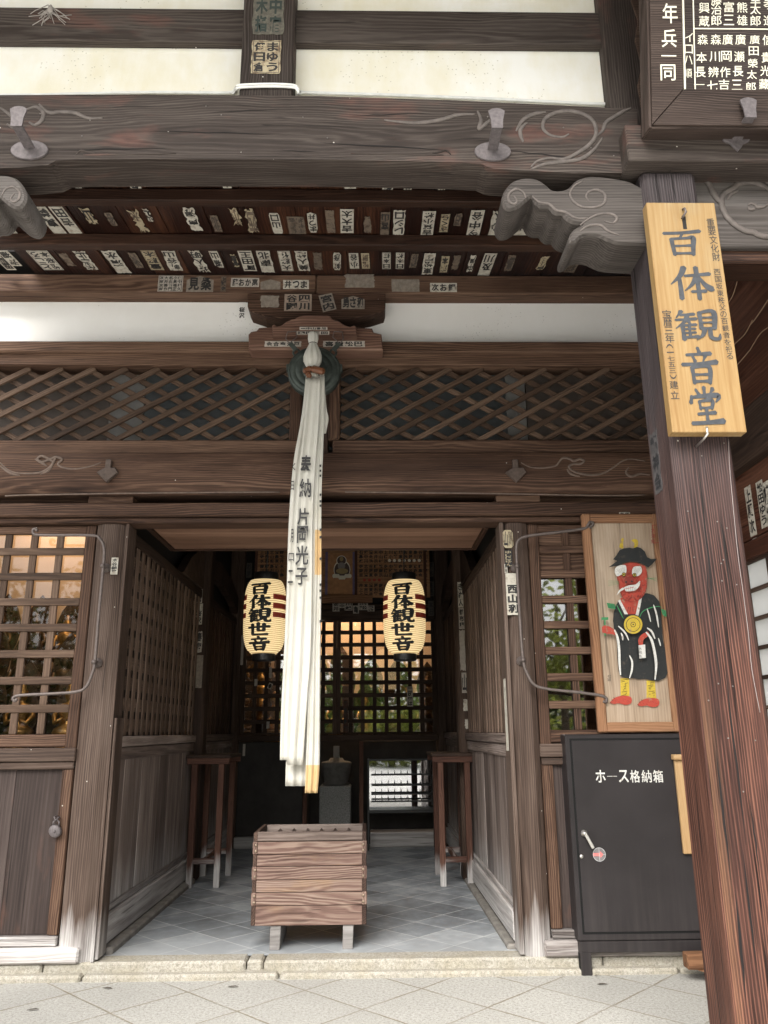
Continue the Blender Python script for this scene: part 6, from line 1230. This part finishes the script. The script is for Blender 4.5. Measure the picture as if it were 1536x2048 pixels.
# ------------------------------------------------------------------ rows of statues inside, seen through the gratings
M_HALO = plain('dark_carved_halo', (.085, .045, .018), .6, .6, 60, .5, Metallic=.2)
def statue(c, label, mat, sc=1.0):
    t = thing('kannon_statue', c, label, 'statue', 'gilded statues on the altar tiers'); P = Vector
    m = Mb(); pr = [(.10, 0), (.125, .01), (.12, .05), (.085, .07), (.075, .09), (.11, .115), (.15, .15), (.155, .165), (.12, .172)]
    m.lathe([(r*sc, z*sc) for r, z in pr], c, 18); m.build('lotus_pedestal', mat, t)
    m = Mb(); pr = [(.14, .17), (.15, .20), (.135, .235), (.085, .27), (.078, .33), (.10, .40), (.108, .44), (.085, .475), (.04, .49), (.034, .51), (.05, .53), (.060, .565), (.055, .60), (.035, .625), (.03, .64), (.032, .665), (.012, .69)]
    m.lathe([(r*sc, z*sc) for r, z in pr], c, 18, sy=.75)
    for s_ in (-1, 1): m.tube([c+P(q)*sc for q in ((s_*.10, 0, .44), (s_*.135, -.02, .36), (s_*.10, -.09, .29), (s_*.02, -.11, .33))], [.032*sc, .028*sc, .022*sc, .016*sc], 8)
    m.build('figure', mat, t)
    m = Mb(); ol = [(0, .92), (.05, .86), (.12, .76), (.17, .62), (.18, .48), (.15, .34), (.10, .24), (.05, .20)]; ol = ol+[(-x, z) for x, z in ol[::-1][:-1]]
    m.prism([c+P((x, .10, z))*sc for x, z in ol], (0, .02*sc, 0), b=.004)
    for k_ in range(9): a = -1.9+k_*3.8/8; m.lathe([(.018*sc, 0), (.001, .02*sc)], c+P((.135*sin(a), .095, .52+.2*cos(a)))*sc, 8, up=(0, -1, 0))
    m.build('halo', M_HALO, t); return t
random.seed(21)
for z, y, n_, nm in ((1.30, 11.5, 7, 'front'), (1.62, 11.95, 7, 'middle'), (1.95, 12.4, 6, 'rear')):
    for i in range(n_):
        x = -1.75+i*.42+(.1 if nm == 'middle' else 0)
        if nm == 'rear' and i in (4, 5): continue
        statue(Vector((x+random.uniform(-.03, .03), y, z)), f'{random.choice(("gilded", "dark gold", "worn gold"))} statue, {ORD[i]} from left in the {nm} row behind the inner grating', random.choice((M_GOLD, M_DGOLD, M_DGOLD)), random.uniform(.85, 1.1))
for z, y, n_, nm in ((1.30, 6.5, 5, 'front'), (1.62, 6.92, 5, 'middle'), (1.98, 7.28, 4, 'rear')):
    for i in range(n_): statue(Vector((-3.42+i*.33+(.12 if nm == 'middle' else 0)+random.uniform(-.03, .03), y, z)), f'{random.choice(("gilded", "dark gold", "worn gold"))} statue, {ORD[i]} from left in the {nm} row behind the left lattice door', random.choice((M_GOLD, M_DGOLD, M_DGOLD)), random.uniform(.72, .9))
for i in range(3): statue(Vector((1.45+i*.36, 6.15, 1.5)), f'dark gold statue, {ORD[i]} from left behind the right lattice door', M_DGOLD, .7)
for nm, loc, e, r in (('hall_lamp', (-.4, 12.1, 3.9), 75, .25), ('hall_lamp', (-3.0, 7.15, 3.7), 11, .2), ('hall_lamp', (-2.5, 6.1, 3.6), 14, .15), ('hall_lamp', (-.4, 10.9, 3.9), 22, .2)):
    l = bpy.data.lights.new(nm, 'POINT'); l.energy = e; l.color = (1, .74, .48); l.shadow_soft_size = r; o = bpy.data.objects.new(nm, l); o.location = loc; C.objects.link(o)

# ------------------------------------------------------------------ garden behind the photographer, mirrored in the panes
def tree(x, y, h, r, mat, label, n_=1500, low=.25):
    t = thing('garden_tree', (x, y, 0), label, 'tree', 'garden trees facing the hall'); m = Mb()
    m.tube([(x, y, 0), (x+.05, y, h*.3), (x-.08, y+.1, h*.6), (x, y, h*.85)], [.16, .13, .09, .03], 9)
    for k_ in range(6): a = k_*1.05; m.tube([(x, y, h*(.25+.09*k_)), (x+cos(a)*r*.7, y+sin(a)*r*.7, h*(.42+.09*k_))], [.06, .015], 6)
    m.build('trunk', M_BARK, t); m = Mb(); rr = random.Random(int(x*10)+77)
    cl = [(x+rr.uniform(-1, 1)*r*.75, y+rr.uniform(-1, 1)*r*.75, h*rr.uniform(low, 1), r*rr.uniform(.3, .5)) for _ in range(26)]
    for _ in range(n_):
        cx_, cy_, cz_, cr_ = rr.choice(cl); d = Vector((rr.gauss(0, 1), rr.gauss(0, 1), rr.gauss(0, .8))).normalized()*cr_*rr.uniform(.5, 1); p = Vector((cx_, cy_, max(.2, cz_)))+d
        a = Vector((rr.gauss(0, 1), rr.gauss(0, 1), rr.gauss(0, .6))).normalized()*.16; b_ = a.orthogonal().normalized()*.09
        m.add([p-a, p-b_, p+a, p+b_], [[0, 1, 2, 3]], 0, rnd=rr.random())
    m.build('crown', mat, t); return t
for i, (x, y, h, r, mt, lb) in enumerate(((-6.5, -17, 7.5, 2.8, M_LEAF3, 'dark broad tree at the far left of the garden'), (-1.5, -19, 6.5, 2.4, M_LEAF, 'green rounded tree opposite the doorway'), (3.0, -15, 6.0, 2.2, M_LEAF, 'fresh green tree opposite the right lattice door'), (6.5, -16, 7.0, 2.6, M_LEAF2, 'yellow-green tree right of the doorway axis'), (10.5, -18, 8.0, 3.0, M_LEAF3, 'dark tall tree at the far right of the garden'), (0.9, -14, 2.2, 1.4, M_LEAF2, 'low yellow-green shrub opposite the doorway'), (-3.8, -14, 2.4, 1.6, M_LEAF, 'low green shrub left of the doorway axis'), (-11.5, -17, 7.0, 3.2, M_LEAF3, 'dark spreading tree opposite the left lattice door'), (-16, -19, 8.0, 3.4, M_LEAF3, 'tall dark tree, farthest left in the garden'), (15, -19, 8.0, 3.4, M_LEAF3, 'tall dark tree, farthest right in the garden'))): tree(x, y, h, r, mt, lb, 2600 if h > 3 else 900, .22 if h > 3 else .1)

hd = Mb(); rr = random.Random(5)
for _ in range(9000):
    p = Vector((rr.uniform(-26, 26), -23+rr.gauss(0, .8), 0)); p.z = rr.uniform(.1, 4.6+.8*sin(p.x*.7)+.5*sin(p.x*1.9)); a = Vector((rr.gauss(0, 1), rr.gauss(0, 1), rr.gauss(0, .7))).normalized()*.26; b_ = a.orthogonal().normalized()*.17
    hd.add([p-a, p-b_, p+a, p+b_], [[0, 1, 2, 3]], 0, rnd=rr.random())
hd.build('hedge', M_LEAF3, None, 'long dark green hedge closing off the garden', 'hedge', kind='stuff')
# dry leaves blown onto the paving
M_DRY = plain('dry_leaf', (.055, .042, .03), .8, .3, 40); rr = random.Random(3)
for i, (u, v, lab) in enumerate(((215, 1977, 'small dry leaf on the paving before the left column'), (466, 1974, 'small dry leaf on the paving before the offertory box'), (1205, 1969, 'small dry leaf on the paving before the hose cabinet'), (1195, 1952, 'tiny dry twig beside the cabinet foot'), (66, 2020, 'small dry leaf at the lower left corner of the paving'))):
    c = at(u, v, Z=.004); m = Mb(); an = rr.uniform(-.5, .5); L_ = .032 if i != 3 else .02
    pts = [(x*L_*cos(an)-y*L_*.3*sin(an), x*L_*sin(an)+y*L_*.3*cos(an), z) for x, y, z in ((-1, 0, .002), (-.4, -.9, .006), (.4, -.8, .007), (1, 0, .003), (.4, .8, .006), (-.4, .9, .005))]
    m.prism([c+Vector(q) for q in pts], (0, 0, -.0015)); m.build('fallen_leaf', M_DRY, None, lab, 'leaf', 'dry leaves on the paving')
